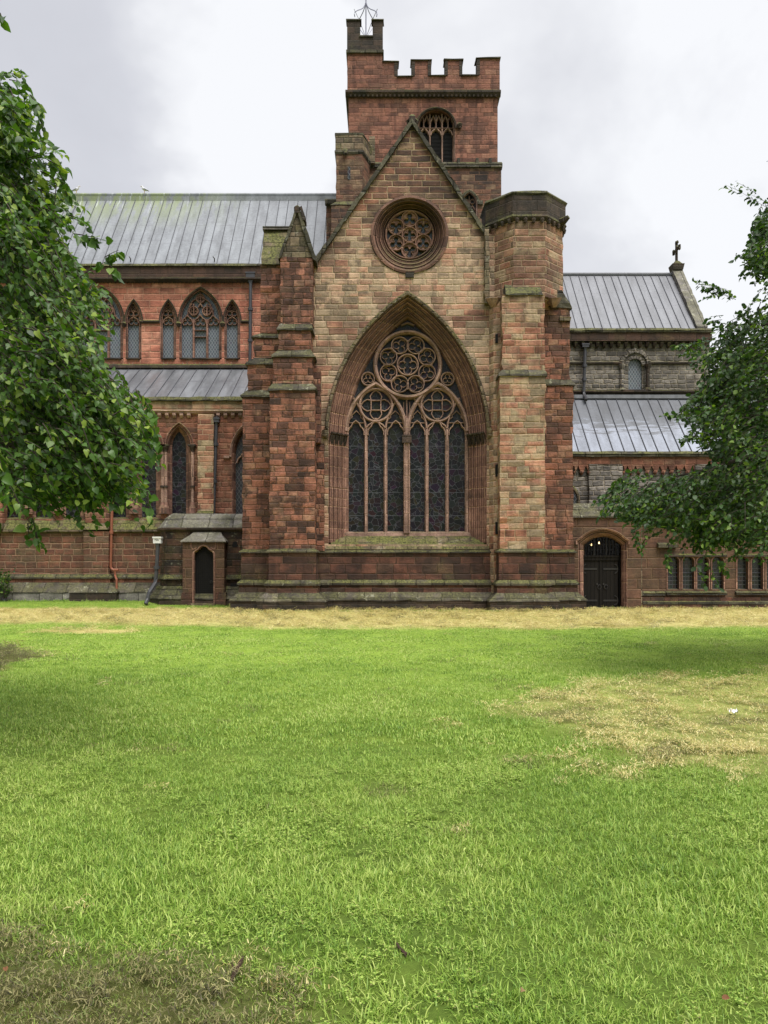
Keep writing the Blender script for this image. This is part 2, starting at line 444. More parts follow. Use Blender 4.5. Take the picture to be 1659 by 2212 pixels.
def lead(name, base=(150, 152, 160), rough=.42, wet=0.0, green=0.0, lap=1.35, seed=0, zr=(0, 1), k=1.0):
    m, q, b = new_mat(name)
    geo = q.n('ShaderNodeNewGeometry'); p = geo.outputs['Position']
    x, y, z = q.xyz(p)
    n1 = q.noise(q.comb(q.m('MULTIPLY', x, 1.0), q.m('MULTIPLY', z, .35), seed), 2.2, 5, .6)
    n2 = q.noise(p, 9, 4, .65)
    bay = q.white(q.m('FLOOR', q.m('MULTIPLY', x, 1.35)), '1D')[0]
    br = q.m('ADD', q.m('ADD', .45, q.m('MULTIPLY', bay, .16)), q.m('ADD', q.m('MULTIPLY', q.step(n1, .3, .7), .45), q.m('MULTIPLY', q.step(n2, .3, .7), .22)))
    c = q.v('SCALE', s2l(base), q.m('MULTIPLY', br, k))
    # stepped laps between the sheets
    stg = q.m('ADD', q.m('DIVIDE', z, lap), q.m('MULTIPLY', q.m('FLOOR', q.m('MODULO', q.m('FLOOR', q.m('MULTIPLY', x, 1.35)), 2.0)), .18))
    fr_ = q.m('FRACT', stg)
    lp = q.m('SUBTRACT', 1, q.step(q.m('MINIMUM', fr_, q.m('SUBTRACT', 1, fr_)), .004, .022))
    c = q.mix(q.m('MULTIPLY', lp, .6), c, s2l((86, 86, 92)))
    if green:
        gx = q.noise(q.comb(q.m('MULTIPLY', x, 1.6), 0, q.m('MULTIPLY', z, .42)), 1.3, 5, .7)
        reg = q.m('MULTIPLY', q.m('SUBTRACT', 1, q.step(x, -13, -6.5)), q.step(z, zr[0], zr[1]))
        c = q.mix(q.m('MULTIPLY', q.m('MULTIPLY', q.step(gx, .40, .56), reg), green), c, s2l((116, 128, 78)))
        drip = q.step(q.noise(q.comb(q.m('MULTIPLY', x, 2.5), 0, q.m('MULTIPLY', z, .2)), 2.2, 4, .6), .56, .66)
        c = q.mix(q.m('MULTIPLY', q.m('MULTIPLY', drip, reg), green * .6), c, s2l((190, 196, 196)))
    q.set(b.inputs['Base Color'], c)
    rr = q.m('ADD', rough, q.m('MULTIPLY', q.m('SUBTRACT', n1, .5), .3))
    if wet:
        wv = q.noise(q.comb(q.m('MULTIPLY', x, .8), q.m('MULTIPLY', z, 7), seed), 1.0, 6, .7)
        # water lies on the lower half of the slope and breaks up towards the top
        zf = q.m('ADD', q.m('MULTIPLY', q.m('SUBTRACT', z, zr[0]), 1 / (zr[1] - zr[0])), q.m('MULTIPLY', q.m('SUBTRACT', wv, .5), 2.0))
        wm = q.m('SUBTRACT', 1, q.step(zf, .50, .66))
        rr = q.m('ADD', q.m('MULTIPLY', wm, .22), q.m('MULTIPLY', q.m('SUBTRACT', 1, wm), .55))
        q.set(b.inputs['Metallic'], q.m('MULTIPLY', wm, .55))
        q.set(b.inputs['Base Color'], q.mix(wm, q.v('SCALE', c, .75), q.v('SCALE', c, 1.7)))  # colour brightened where wet to carry the sky's sheen, darkened where dry
        q.set(b.inputs['Coat Weight'], q.m('MULTIPLY', wm, wet))
        b.inputs['Coat Roughness'].default_value = .12
        b.inputs['Coat IOR'].default_value = 1.6
    q.set(b.inputs['Roughness'], rr)
    b.inputs['Specular IOR Level'].default_value = .8
    bp = q.n('ShaderNodeBump'); bp.inputs['Strength'].default_value = .35; bp.inputs['Distance'].default_value = .04
    q.set(bp.inputs['Height'], q.m('ADD', n1, q.m('MULTIPLY', fr_, .5)))
    q.t.links.new(bp.outputs[0], b.inputs['Normal'])
    return m


M['lead'] = lead('lead_roof', (120, 124, 129), .50, green=.8, zr=(19.5, 22.5), lap=1.45)
M['lead_nave'] = lead('lead_roof_dark', (106, 108, 114), .5, seed=4, lap=1.1)
M['lead_low'] = lead('lead_roof_streaked', (112, 114, 118), .42, seed=8, lap=2.6)
M['lead_wet'] = lead('lead_roof_wet', (96, 100, 108), .4, wet=1.0, seed=2, zr=(6.9, 9.6), lap=1.4)
M['seam'] = lead('lead_roll', (82, 84, 90), .6, seed=5, lap=40)


def plain(name, col, rough=.6, metal=0, var=.3, scale=8, spec=.4, k=1.0):
    m, q, b = new_mat(name)
    geo = q.n('ShaderNodeNewGeometry')
    n = q.noise(geo.outputs['Position'], scale, 5, .65)
    c = q.v('SCALE', s2l(col), q.m('MULTIPLY', q.m('ADD', 1 - var, q.m('MULTIPLY', n, 2 * var)), k))
    q.set(b.inputs['Base Color'], c)
    b.inputs['Roughness'].default_value = rough; b.inputs['Metallic'].default_value = metal
    b.inputs['Specular IOR Level'].default_value = spec
    return m


M['iron'] = plain('painted_iron', (62, 62, 66), .4, 0, .35, 6)
M['copper'] = plain('red_painted_pipe', (132, 80, 60), .5, 0, .35, 5)
M['white'] = plain('white_painted_lead', (206, 206, 204), .5, 0, .15, 12)
M['wire'] = plain('grey_wire', (120, 120, 140), .5, 0, .1)
M['louvre'] = plain('slate_louvre', (50, 48, 47), .6)
M['ironblack'] = plain('black_iron', (40, 38, 37), .5, 0, .3, 14)
M['void'] = plain('dark_interior', (14, 13, 13), .9, 0, .2, 3)  # near-black colour stands in for unlit space behind openings
M['feather'] = plain('gull_feather', (205, 205, 208), .8, 0, .1)
M['featherg'] = plain('gull_wing', (150, 152, 160), .8, 0, .1)
M['beak'] = plain('gull_beak', (196, 160, 70), .5, 0, .1)
M['paper'] = plain('white_paper', (225, 225, 220), .8, 0, .08)
M['bark'] = plain('bark', (58, 50, 42), .9, 0, .4, 9)
M['deadleaf'] = plain('dead_leaf', (108, 72, 44), .8, 0, .3, 40)
M['paleleaf'] = plain('pale_dead_leaf', (128, 104, 72), .8, 0, .3, 40)
M['twigm'] = plain('dead_twig', (58, 42, 30), .9, 0, .4, 30)


def wood(name, col=(58, 52, 48), bw=.11, studs=False, k=1.0):
    m, q, b = new_mat(name)
    geo = q.n('ShaderNodeNewGeometry'); p = geo.outputs['Position']
    x, y, z = q.xyz(p)
    pl = q.m('DIVIDE', x, bw); fx = q.m('FRACT', pl)
    idv = q.white(q.m('FLOOR', pl), '1D')[0]
    gr = q.noise(q.comb(q.m('MULTIPLY', x, 14), idv, q.m('MULTIPLY', z, .9)), 2.0, 6, .65)
    c = q.v('SCALE', s2l(col), q.m('MULTIPLY', q.m('ADD', q.m('ADD', .35, q.m('MULTIPLY', idv, .35)), q.m('MULTIPLY', gr, .9)), k))
    e = q.m('MINIMUM', fx, q.m('SUBTRACT', 1, fx))
    gap = q.m('SUBTRACT', 1, q.step(e, .02, .09))
    c = q.mix(gap, c, s2l((16, 15, 14)))
    h = q.m('SUBTRACT', gr, q.m('MULTIPLY', gap, 2))
    if studs:
        sx = q.m('SUBTRACT', q.m('FRACT', q.m('DIVIDE', x, .085)), .5); sz = q.m('SUBTRACT', q.m('FRACT', q.m('DIVIDE', z, .085)), .5)
        rr = q.m('SQRT', q.m('ADD', q.m('MULTIPLY', sx, sx), q.m('MULTIPLY', sz, sz)))
        stud = q.m('SUBTRACT', 1, q.step(rr, .16, .26))
        c = q.mix(q.m('MULTIPLY', stud, .35), c, s2l((56, 54, 52)))
        h = q.m('ADD', h, q.m('MULTIPLY', stud, 2))
    q.set(b.inputs['Base Color'], c)
    b.inputs['Roughness'].default_value = .7; b.inputs['Specular IOR Level'].default_value = .15
    bp = q.n('ShaderNodeBump'); bp.inputs['Strength'].default_value = .6; bp.inputs['Distance'].default_value = .01
    q.set(bp.inputs['Height'], h); q.t.links.new(bp.outputs[0], b.inputs['Normal'])
    return m


M['door'] = wood('old_oak_door', (27, 24, 21), .16)
M['studdoor'] = wood('studded_door', (20, 19, 19), .095, True)


def glass(name, kind, base, line, ls, lw, rough=.22, line_amt=.8, spec=.5, blot=.35):
    """leaded glass: 'stained' odd-shaped quarries, 'diamond' lattice, 'square' panes"""
    m, q, b = new_mat(name)
    geo = q.n('ShaderNodeNewGeometry'); p = geo.outputs['Position']
    x, y, z = q.xyz(p)
    if kind == 'stained':
        pv = q.comb(x, 0, z)
        dis = q.v('SCALE', q.v('SUBTRACT', q.noise(pv, 5, 2, col=True), (.5, .5, .5)), .12)
        vo = q.n('ShaderNodeTexVoronoi', feature='DISTANCE_TO_EDGE'); vo.inputs['Scale'].default_value = ls
        q.set(vo.inputs['Vector'], q.v('ADD', pv, dis))
        vc = q.n('ShaderNodeTexVoronoi', feature='F1'); vc.inputs['Scale'].default_value = ls
        q.set(vc.inputs['Vector'], q.v('ADD', pv, dis))
        e = q.m('SUBTRACT', 1, q.step(vo.outputs['Distance'], lw * .4, lw))
        fz = q.m('FRACT', q.m('DIVIDE', z, .95))
        bar_ = q.m('SUBTRACT', 1, q.step(q.m('MINIMUM', fz, q.m('SUBTRACT', 1, fz)), .006, .016))
        e = q.m('MAXIMUM', q.m('MULTIPLY', e, q.m('ADD', .25, q.noise(pv, 1.1, 2))), bar_)
        idc = vc.outputs['Color']
    else:
        if kind == 'diamond':
            a1 = q.m('ADD', q.m('DIVIDE', x, ls), q.m('DIVIDE', z, ls * 1.55)); a2 = q.m('SUBTRACT', q.m('DIVIDE', x, ls), q.m('DIVIDE', z, ls * 1.55))
        else:
            a1 = q.m('DIVIDE', x, ls); a2 = q.m('DIVIDE', z, ls * 1.25)
        f1 = q.m('FRACT', a1); f2 = q.m('FRACT', a2)
        d1 = q.m('MINIMUM', f1, q.m('SUBTRACT', 1, f1)); d2 = q.m('MINIMUM', f2, q.m('SUBTRACT', 1, f2))
        e = q.m('SUBTRACT', 1, q.step(q.m('MINIMUM', d1, d2), lw * .5, lw * 1.3))
        _, idc = q.white(q.comb(q.m('FLOOR', a1), q.m('FLOOR', a2), 0))
    ir, ig, ib = q.xyz(idc)
    bl = q.noise(p, .8, 4, .6)
    c = q.mix(q.m('MULTIPLY', ir, .35), s2l(base), q.v('SCALE', idc, .05))
    c = q.v('SCALE', c, q.m('ADD', 1 - blot, q.m('MULTIPLY', bl, 2 * blot)))
    c = q.mix(q.m('MULTIPLY', e, line_amt), c, s2l(line))
    q.set(b.inputs['Base Color'], c)
    q.set(b.inputs['Roughness'], q.m('ADD', rough, q.m('MULTIPLY', e, .4)))
    b.inputs['Specular IOR Level'].default_value = spec
    bp = q.n('ShaderNodeBump'); bp.inputs['Strength'].default_value = .3; bp.inputs['Distance'].default_value = .02
    q.set(bp.inputs['Height'], q.m('ADD', e, q.m('MULTIPLY', ig, .8))); q.t.links.new(bp.outputs[0], b.inputs['Normal'])
    return m


M['stained'] = glass('stained_glass', 'stained', (13, 13, 16), (96, 100, 106), 4.6, .045, .4, .5, .25)
M['lattice'] = glass('lattice_glass', 'diamond', (82, 90, 99), (146, 152, 158), .15, .11, .3, .7, .5, .25)  # blue-grey base colour holds the sky reflected in the panes
M['lattice_dark'] = glass('lattice_glass_dark', 'diamond', (30, 32, 36), (104, 106, 108), .17, .09, .3, .7, .4)
M['square'] = glass('small_pane_glass', 'square', (22, 24, 26), (74, 76, 78), .13, .07, .2, .8, .5)
M['roseglass'] = glass('rose_glass', 'stained', (62, 68, 76), (126, 140, 152), 6.5, .06, .3, .7, .4)


def emis(name, col, s):
    m = bpy.data.materials.new(name); m.use_nodes = True; m.node_tree.nodes.clear(); q = NG(m.node_tree)
    e = q.n('ShaderNodeEmission'); o = q.n('ShaderNodeOutputMaterial')
    e.inputs[0].default_value = (*col, 1); e.inputs[1].default_value = s
    m.node_tree.links.new(e.outputs[0], o.inputs[0])
    return m


M['bulb'] = emis('lit_bulb', (1, .70, .32), 5)


def clear_glass():
    m = bpy.data.materials.new('clear_glass'); m.use_nodes = True; m.node_tree.nodes.clear(); q = NG(m.node_tree)
    t = q.n('ShaderNodeBsdfTransparent'); gl = q.n('ShaderNodeBsdfGlossy'); gl.inputs['Roughness'].default_value = .05
    t.inputs[0].default_value = (.8, .8, .8, 1)
    fr = q.n('ShaderNodeFresnel'); fr.inputs[0].default_value = 1.18; mx = q.n('ShaderNodeMixShader'); o = q.n('ShaderNodeOutputMaterial')
    q.t.links.new(fr.outputs[0], mx.inputs[0]); q.t.links.new(t.outputs[0], mx.inputs[1]); q.t.links.new(gl.outputs[0], mx.inputs[2])
    q.t.links.new(mx.outputs[0], o.inputs[0])
    return m


M['clear'] = clear_glass()


def leafmat(name, dark, light, highlight, rough=.38, trans=.35):
    m, q, b = new_mat(name)
    geo = q.n('ShaderNodeNewGeometry')
    rnd = geo.outputs['Random Per Island']
    n = q.noise(geo.outputs['Position'], 1.1, 3)
    t = q.m('ADD', q.m('MULTIPLY', rnd, .7), q.m('MULTIPLY', n, .3))
    c = q.ramp(t, [(.1, s2l(dark)), (.48, s2l(light)), (.68, s2l(light)), (.90, s2l(highlight))])  # brightest stop puts leaf highlights into the colour of some leaves
    vein = q.noise(geo.outputs['Position'], 60, 3)
    c = q.v('SCALE', c, q.m('ADD', .8, q.m('MULTIPLY', vein, .4)))
    q.set(b.inputs['Base Color'], c)
    b.inputs['Roughness'].default_value = rough
    b.inputs['Specular IOR Level'].default_value = .32
    tr = q.n('ShaderNodeBsdfTranslucent')
    q.set(tr.inputs[0], q.mix(1, c, (1.5, 1.7, .5), 'MULTIPLY'))
    mx = q.n('ShaderNodeMixShader'); mx.inputs[0].default_value = trans
    o = [n_ for n_ in q.t.nodes if n_.type == 'OUTPUT_MATERIAL'][0]
    q.t.links.new(b.outputs[0], mx.inputs[1]); q.t.links.new(tr.outputs[0], mx.inputs[2]); q.t.links.new(mx.outputs[0], o.inputs[0])
    return m


M['lime'] = leafmat('lime_leaf', (40, 64, 26), (76, 106, 44), (160, 176, 82), .38, .32)
M['beech'] = leafmat('beech_leaf', (32, 52, 24), (58, 84, 38), (128, 152, 68), .40, .30)
# ------------------------------------------------------------------ shapes in picture columns/rows on an upright plane at depth Y
def arch(cx, ys, a0, h0, d=0.0, base=None, n=14):
    """pointed (or round, h0 == a0) arch; d offsets it outward about the same centres"""
    R0 = (a0 * a0 + h0 * h0) / (2 * a0); c = R0 - a0; r = R0 + d
    ph = math.acos(max(-1, min(1, c / r)))
    L = [(cx + c - r * math.cos(ph * i / n), ys - r * math.sin(ph * i / n)) for i in range(n + 1)]
    Rr = [(2 * cx - x, y) for x, y in reversed(L[:-1])]
    pts = L + Rr
    if base is not None: pts = [(cx - a0 - d, base)] + pts + [(cx + a0 + d, base)]
    return pts


def segarch(cx, ys, a0, h0, d=0.0, base=None, n=16):
    R0 = (a0 * a0 + h0 * h0) / (2 * h0); r = R0 + d; cyy = ys - h0 + R0
    ph = math.asin((a0 + d * a0 / R0) / r)
    pts = [(cx + r * math.sin(-ph + 2 * ph * i / n), cyy - r * math.cos(-ph + 2 * ph * i / n)) for i in range(n + 1)]
    pts = [(cx - a0 - d, pts[0][1])] + pts[1:-1] + [(cx + a0 + d, pts[-1][1])]
    if base is not None: pts = [(cx - a0 - d, base)] + pts + [(cx + a0 + d, base)]
    return pts


def circ(cx, cy_, r, n=32, a0=0, a1=360):
    m = n if a1 - a0 >= 360 else n + 1
    return [(cx + r * math.cos(R(a0 + (a1 - a0) * i / n)), cy_ - r * math.sin(R(a0 + (a1 - a0) * i / n))) for i in range(m)]


def foil(cx, cy_, Ro, n, rot=90, k=7, fat=1.0):
    """cusped foil of n lobes"""
    rl = Ro * math.sin(math.pi / n) / (1 + math.sin(math.pi / n)) * fat
    dist = Ro - rl; pts = []
    half = math.pi / 2 + math.pi / n
    for j in range(n):
        th = R(rot) - 2 * math.pi * j / n
        lx, ly = cx + dist * math.cos(th), cy_ - dist * math.sin(th)
        for i in range(k + 1):
            a = th + half - 2 * half * i / k
            pts.append((lx + rl * math.cos(a), ly - rl * math.sin(a)))
    return pts


def W(pts, Y): return [(X(x, Y), Z(y, Y)) for x, y in pts]


def sweep(mb, fn, prof, Yp, n=14):
    """moulding: fn(d) gives the picture path for offset d; prof lists (d, depth in metres behind plane Yp)"""
    rows = []
    for d, dep in prof:
        rows.append([(x, Yp + dep, z) for x, z in W(fn(d), Yp + dep)])
    mb.grid(rows)


def orders(d_out, d_in, dep0, dep1, k):
    """k stepped orders, each a roll and a hollow"""
    out = []
    sd, sp = (d_out - d_in) / k, (dep1 - dep0) / k
    for i in range(k):
        D, E = d_out - i * sd, dep0 + i * sp
        for fd, fp in ((0, 0), (.10, .0), (.16, .34), (.24, .40), (.30, .12), (.42, .02), (.54, .10), (.62, .34), (.68, .85), (.82, 1.05), (.94, 1.0)):
            out.append((D - fd * sd, E + fp * sp))
    out.append((d_in, dep1))
    return out


def pane(name, pts, Yp, Yg, parent, mat, th=.03):
    mb = MB()
    mb.prism(W(pts, Yg), 'y', Yg, Yg + th)
    return obj(name, mb, mat, parent)


# ------------------------------------------------------------------ the cathedral
CH = thing('cathedral', (1.0, 33.0, 0.0),
           'red sandstone cathedral with a battlemented tower, lead roofs and a tall traceried window', 'cathedral')


def part(name, mb, mat, parent=CH, label=None, smooth=False, bevel=0):
    return obj(name, mb, M[mat] if isinstance(mat, str) else mat, parent, label, smooth, bevel)


YT, YB, YA, YC = 33.0, 31.9, 38.5, 42.7

# ---- gable wall
GW = dict(cx=880.5, ys=945, a=127, h=254)
gw = lambda d, base=1172, n=22: arch(GW['cx'], GW['ys'], GW['a'], GW['h'], d, base, n)
RX, RY = 885, 506
mb = MB()
mb.wall(W([(636, 1330), (1095, 1330), (1095, 520), (1046, 500), (890, 268), (682, 568), (636, 568)], YT),
        [W(gw(44, 1176), YT), W(circ(RX, RY, 76, 48), YT)], YT, YT + 1.2)
tw = part('gable_wall', mb, 'transept')
# lead-grey drip stain stone under the rose: a short stone drain block
mb = MB(); mb.box(X(876, YT), X(894, YT), YT - .06, YT + .1, Z(600, YT), Z(586, YT)); part('drain_block', mb, 'dark')

# ---- gable coping
mb = MB()
th = 9
lft = [(675, 574), (889.5, 263), (889.5, 276), (688, 570)]
rgt = [(889.5, 263), (1049, 503), (1040, 507), (889.5, 276)]
mb.prism(W([(672, 573), (890, 259), (890, 272), (681, 575)], YT), 'y', YT - .16, YT + 1.0)
mb.prism(W([(890, 259), (1052, 504), (1045, 508), (890, 272)], YT), 'y', YT - .161, YT + 1.0)
cop = part('gable_coping', mb, 'coping', label='mossy raking coping of the big gable')
mb = MB()
yc = YT + .35
mb.box(X(884, yc), X(897, yc), yc - .2, yc + .2, Z(268, yc), Z(256, yc))
for sx in (-1, 1):
    mb.tube([P(890.5, 262, yc), P(890.5 + sx * 7, 259, yc), P(890.5 + sx * 10, 262, yc), P(890.5 + sx * 9, 267, yc)], [.08, .08, .07, .05], 6)
mb.fr((X(884, yc), X(897, yc), yc - .2, yc + .2), Z(256, yc), (X(888, yc), X(893, yc), yc - .07, yc + .07), Z(249, yc))
part('gable_finial', mb, 'dark', cop)
mb = MB()
mb.prism([(X(640, 33), Z(575, YT)), (X(890, 33), Z(285, YT)), (X(1086, 33), Z(545, YT)), (X(1086, 33), Z(575, YT))], 'y', YT + 1.0, 42.5)
part('roof', mb, 'lead', label='steep lead roof behind the big gable')
mb = MB(); mb.box(X(620, 33), X(1100, 33), YT + 1.2, 42.6, -.2, Z(576, YT)); part('side_wall', mb, 'buttress')

# ---- great window
mb = MB()
sweep(mb, gw, orders(44, 8, 0, .72, 4) + [(6, .74), (5, .78), (0, 1.0)], YT)
# pale joints of the voussoirs are in the stone itself
win = part('traceried_window', mb, 'mould', label='tall pointed six-light window with a wheel of tracery')
mb = MB()
hood = lambda d: arch(GW['cx'], GW['ys'], GW['a'], GW['h'], d, 932, 22)
sweep(mb, hood, [(44, .02), (44, -.08), (46, -.15), (51, -.17), (52.5, -.10), (52.5, .02)], YT)
for sx in (-1, 1):
    cxx = GW['cx'] + sx * 175.5
    mb.tube([P(cxx, 926, YT - .12), P(cxx + sx * 3, 931, YT - .16), P(cxx + sx * 3, 940, YT - .14), P(cxx, 945, YT - .06)], [.09, .13, .12, .06], 7)
part('hood_mould', mb, 'mossy', win)
YG = YT + .98
pane('glass', arch(GW['cx'], GW['ys'], GW['a'] + 2, GW['h'], 0, 1150, 22), YT, YG, win, M['stained'])
# capitals band
for sx in (-1, 1):
    mb = MB()
    pr = orders(44, 8, 0, .72, 4)
    z0, z1, z2 = Z(957, YT), Z(945, YT), Z(933, YT)
    for (za, zb, g1, g2) in ((z0, z1, .0, .05), (z1, z2 - .06, .05, .09), (z2 - .06, z2, .12, .12)):
        a_ = []; b_ = []
        for dd, dep in pr[::2] + [(8, .72)]:
            xx = X(GW['cx'] + sx * (GW['a'] + dd), YT)
            a_.append((xx - sx * g1, YT + dep - g1, za)); b_.append((xx - sx * g2, YT + dep - g2, zb))
        xe = X(GW['cx'] + sx * (GW['a'] + 44), YT) + sx * .02
        a_.append((xe, YT + .72, za)); b_.append((xe, YT + .72, zb))
        mb.loft(a_, b_)
    part('capital', mb, 'dark', win)
# tracery
YF, YK = YT + .80, YT + .985
tb = MB()
def tbar(pts, wpx, closed=False, yf=YF):
    tb.bar(W(pts, YF + .05), wpx * YT / F, yf, YK, closed)
for mx, wd in ((790.3, 8.5), (832.8, 8.5), (922, 8.5), (965.8, 8.5)):
    tbar([(mx, 1152), (mx, 925)], wd)
tbar([(878.5, 1152), (878.5, 905)], 15, yf=YF - .14)
for sx in (-1, 1): tbar([(878.5 + sx * 4.6, 1152), (878.5 + sx * 4.6, 935)], 3.6, yf=YF - .2)
tbar([(747, 1152), (747, 930)], 9); tbar([(1009, 1152), (1009, 930)], 9)
for s0, xL, xR in ((0, 748, 876), (1, 881, 1008.5)):
    xm = (xL + xR) / 2
    # sub-arch over three lights
    tbar(arch(xm, 932, (xR - xL) / 2, 932 - 829, 0, None, 16), 9.5, yf=YF - .1)
    tbar(circ(xm, 875, 35, 36), 6, True, yf=YF - .02)
    q = 1.0
    pet = []
    for kx, ky in ((1, 0), (0, -1), (-1, 0), (0, 1)):
        tx, ty = -ky, kx
        for (al, ac) in ((10.5, -10.5), (19, -12.5), (27, -8), (32.5, 0), (27, 8), (19, 12.5), (10.5, 10.5)):
            pet.append((xm + kx * al + tx * ac, 875 + ky * al + ty * ac))
        tbar(pet[-7:], 2.6, yf=YF + .06)
    tbar([(xm - 10.5, 864.5), (xm + 10.5, 864.5), (xm + 10.5, 885.5), (xm - 10.5, 885.5)], 2.6, True, yf=YF + .06)
    m1, m2 = (790.3, 832.8) if s0 == 0 else (922, 965.8)
    # outer lancets swing up beside the circle
    tbar([(m1, 928), (m1 - 1.5, 914), (m1 - 6, 898), (m1 - 12, 884), (m1 - 19, 871), (m1 - 27, 860)], 5)
    tbar([(m2, 928), (m2 + 1.5, 914), (m2 + 6, 898), (m2 + 12, 884), (m2 + 19, 871), (m2 + 27, 860)], 5)
    # middle light: two ogees crossing under the circle
    tbar([(m1, 926), (m1 + 5, 919), (m1 + 12, 914), (xm - 4, 909), (xm + 3, 904)], 4.5)
    tbar([(m2, 926), (m2 - 5, 919), (m2 - 12, 914), (xm + 4, 909), (xm - 3, 904)], 4.5)
    # cusped heads of the lights
    for (l, r_) in ((xL + 3, m1 - 4), (m1 + 4, m2 - 4), (m2 + 4, xR - 3)):
        c_ = (l + r_) / 2; hw = (r_ - l) / 2
        tbar([(l, 940), (l, 932), (l + hw * .18, 925), (l + hw * .42, 921.5), (l + hw * .5, 918), (l + hw * .62, 914), (c_, 909),
              (r_ - hw * .62, 914), (r_ - hw * .5, 918), (r_ - hw * .42, 921.5), (r_ - hw * .18, 925), (r_, 932), (r_, 940)], 3)
    for (l, r_) in ((xL + 3, m1 - 2), (m2 + 2, xR - 3)):
        tbar([(l, 913), (r_, 913)], 2, yf=YF + .08)
        c_ = (l + r_) / 2
        tbar([(l + 4, 905), (l + 9, 901), (l + 9, 896), (c_, 887), (r_ - 9, 896), (r_ - 9, 901), (r_ - 4, 905)], 2.2, yf=YF + .08)
# wheel
wx, wy = 880.7, 788.2
tbar(circ(wx, wy, 70.2, 56), 9, True, yf=YF - .14)
tbar(circ(wx, wy, 22.5, 30), 3.6, True, yf=YF - .02)
tbar(foil(wx, wy, 20, 4, 90, 7, 1.05), 2.2, True, yf=YF + .06)
for k in range(8):
    an = R(22.5 + 45 * k); px_, py_ = wx + 45 * math.cos(an), wy - 45 * math.sin(an)
    tbar(circ(px_, py_, 18.0, 26), 2.5, True, yf=YF - .02)
    tbar(foil(px_, py_, 15.5, 3, math.degrees(an) + (0 if k % 2 else 60), 6, 1.04), 1.35, True, yf=YF + .07)
    sa = R(45 * k)
    tbar([(wx + 38 * math.cos(sa), wy - 38 * math.sin(sa)), (wx + 53 * math.cos(sa), wy - 53 * math.sin(sa))], 5.5, yf=YF)
for cxx in (795, 966.7):
    tbar(circ(cxx, 818.5, 14, 24), 3.4, True); tbar(foil(cxx, 818.5, 11, 3, 90, 6), 1.8, True, yf=YF + .06)
tbar([(878.5, 905), (878.5, 861)], 3.2, yf=YF + .04); tbar([(872, 868), (872, 900)], 2, yf=YF + .06); tbar([(885, 868), (885, 900)], 2, yf=YF + .06)
tbar([(866, 703), (880.5, 697), (895, 703)], 4, yf=YF)
trac = part('tracery', tb, 'mould_pink', win)
mb = MB(); mb.box(X(868.5, YF), X(888.5, YF), YF - .24, YK, Z(958, YF), Z(941, YF)); part('capital', mb, 'dark', win)
# sill
mb = MB()
mb.prism([(YT + 1.0, Z(1148, YT + 1)), (YT + .72, Z(1151, YT + .7)), (YT + .72, Z(1158, YT + .7)), (YT + 1.0, Z(1164, YT))], 'x', X(738, YT), X(1022, YT))
part('sill_course', mb, 'mould_pink', win)
mb = MB()
mb.prism([(YT + .95, Z(1156, YT + .8)), (YT + .62, Z(1159, YT + .6)), (YT + .22, Z(1170, YT + .2)), (YT + .18, Z(1172, YT)), (YT - .02, Z(1181, YT)), (YT - .06, Z(1186, YT)), (YT - .06, Z(1190, YT)), (YT + .95, Z(1190, YT))], 'x', X(704, YT), X(1056, YT))
part('sill', mb, 'mossy', win)

# ---- rose window
mb = MB()
rose = lambda d: circ(RX, RY, 53 + d, 56)
rows = []
for d, dep in [(31, .0), (31, -.05), (26, -.07), (24, -.02)] + orders(23, 0, .0, .62, 3) + [(-1, .7)]:
    rows.append([(x, YT + dep, z) for x, z in W(rose(d), YT + dep)])
mb.grid(rows, closed=True)
# rough ring of stones round the moulding
rw = part('rose_window', mb, 'mould_dark', label='round wheel window high in the gable')
mb = MB()
nst = 22
for k in range(nst):
    a0, a1 = 360 * k / nst + .8, 360 * (k + 1) / nst - .8
    ro = 83 + random.uniform(-2.5, 4)
    pts = circ(RX, RY, ro, 4, a0, a1) + list(reversed(circ(RX, RY, 77, 4, a0, a1)))
    mb.prism(W(pts, YT), 'y', YT - .012, YT + .3)
part('voussoir_ring', mb, 'darkred', rw)
pane('glass', circ(RX, RY, 54, 40), YT, YT + .68, rw, M['roseglass'])
tb = MB(); YF2, YK2 = YT + .46, YT + .685
def rbar(pts, wpx, closed=True, yf=YF2): tb.bar(W(pts, YF2), wpx * YT / F, yf, YK2, closed)
rbar(circ(RX, RY, 51.5, 48), 5)
rbar(circ(RX, RY, 16.2, 28), 3.6)
for k in range(6):
    an = R(90 + 60 * k); px_, py_ = RX + 34 * math.cos(an), RY - 34 * math.sin(an)
    rbar(circ(px_, py_, 16.8, 28), 3.2)
    # plate with a pointed trefoil cut through
    tb.wall(W(circ(px_, py_, 15.5, 24), YF2), [W(foil(px_, py_, 15, 3, 90 if k % 2 == 0 else 30 + 60 * 4, 5, .96), YF2)], YF2 + .1, YK2)
    rbar(foil(px_, py_, 15, 3, 90 if k % 2 == 0 else 30 + 60 * 4, 5, .96), 1.5, yf=YF2 + .06)
tb.wall(W(circ(RX, RY, 15, 24), YF2), [W(foil(RX, RY, 13.2, 4, 90, 5, .95), YF2)], YF2 + .1, YK2)
rbar(foil(RX, RY, 13.4, 4, 90, 5, .95), 1.8, yf=YF2 + .06)
part('tracery', tb, 'mould', rw)

# ---- plinths
ZS0, ZS1 = 2.25, 2.40       # string under the sills
ZM0, ZM1 = .98, 1.19
ZW0, ZW1 = .36, .70


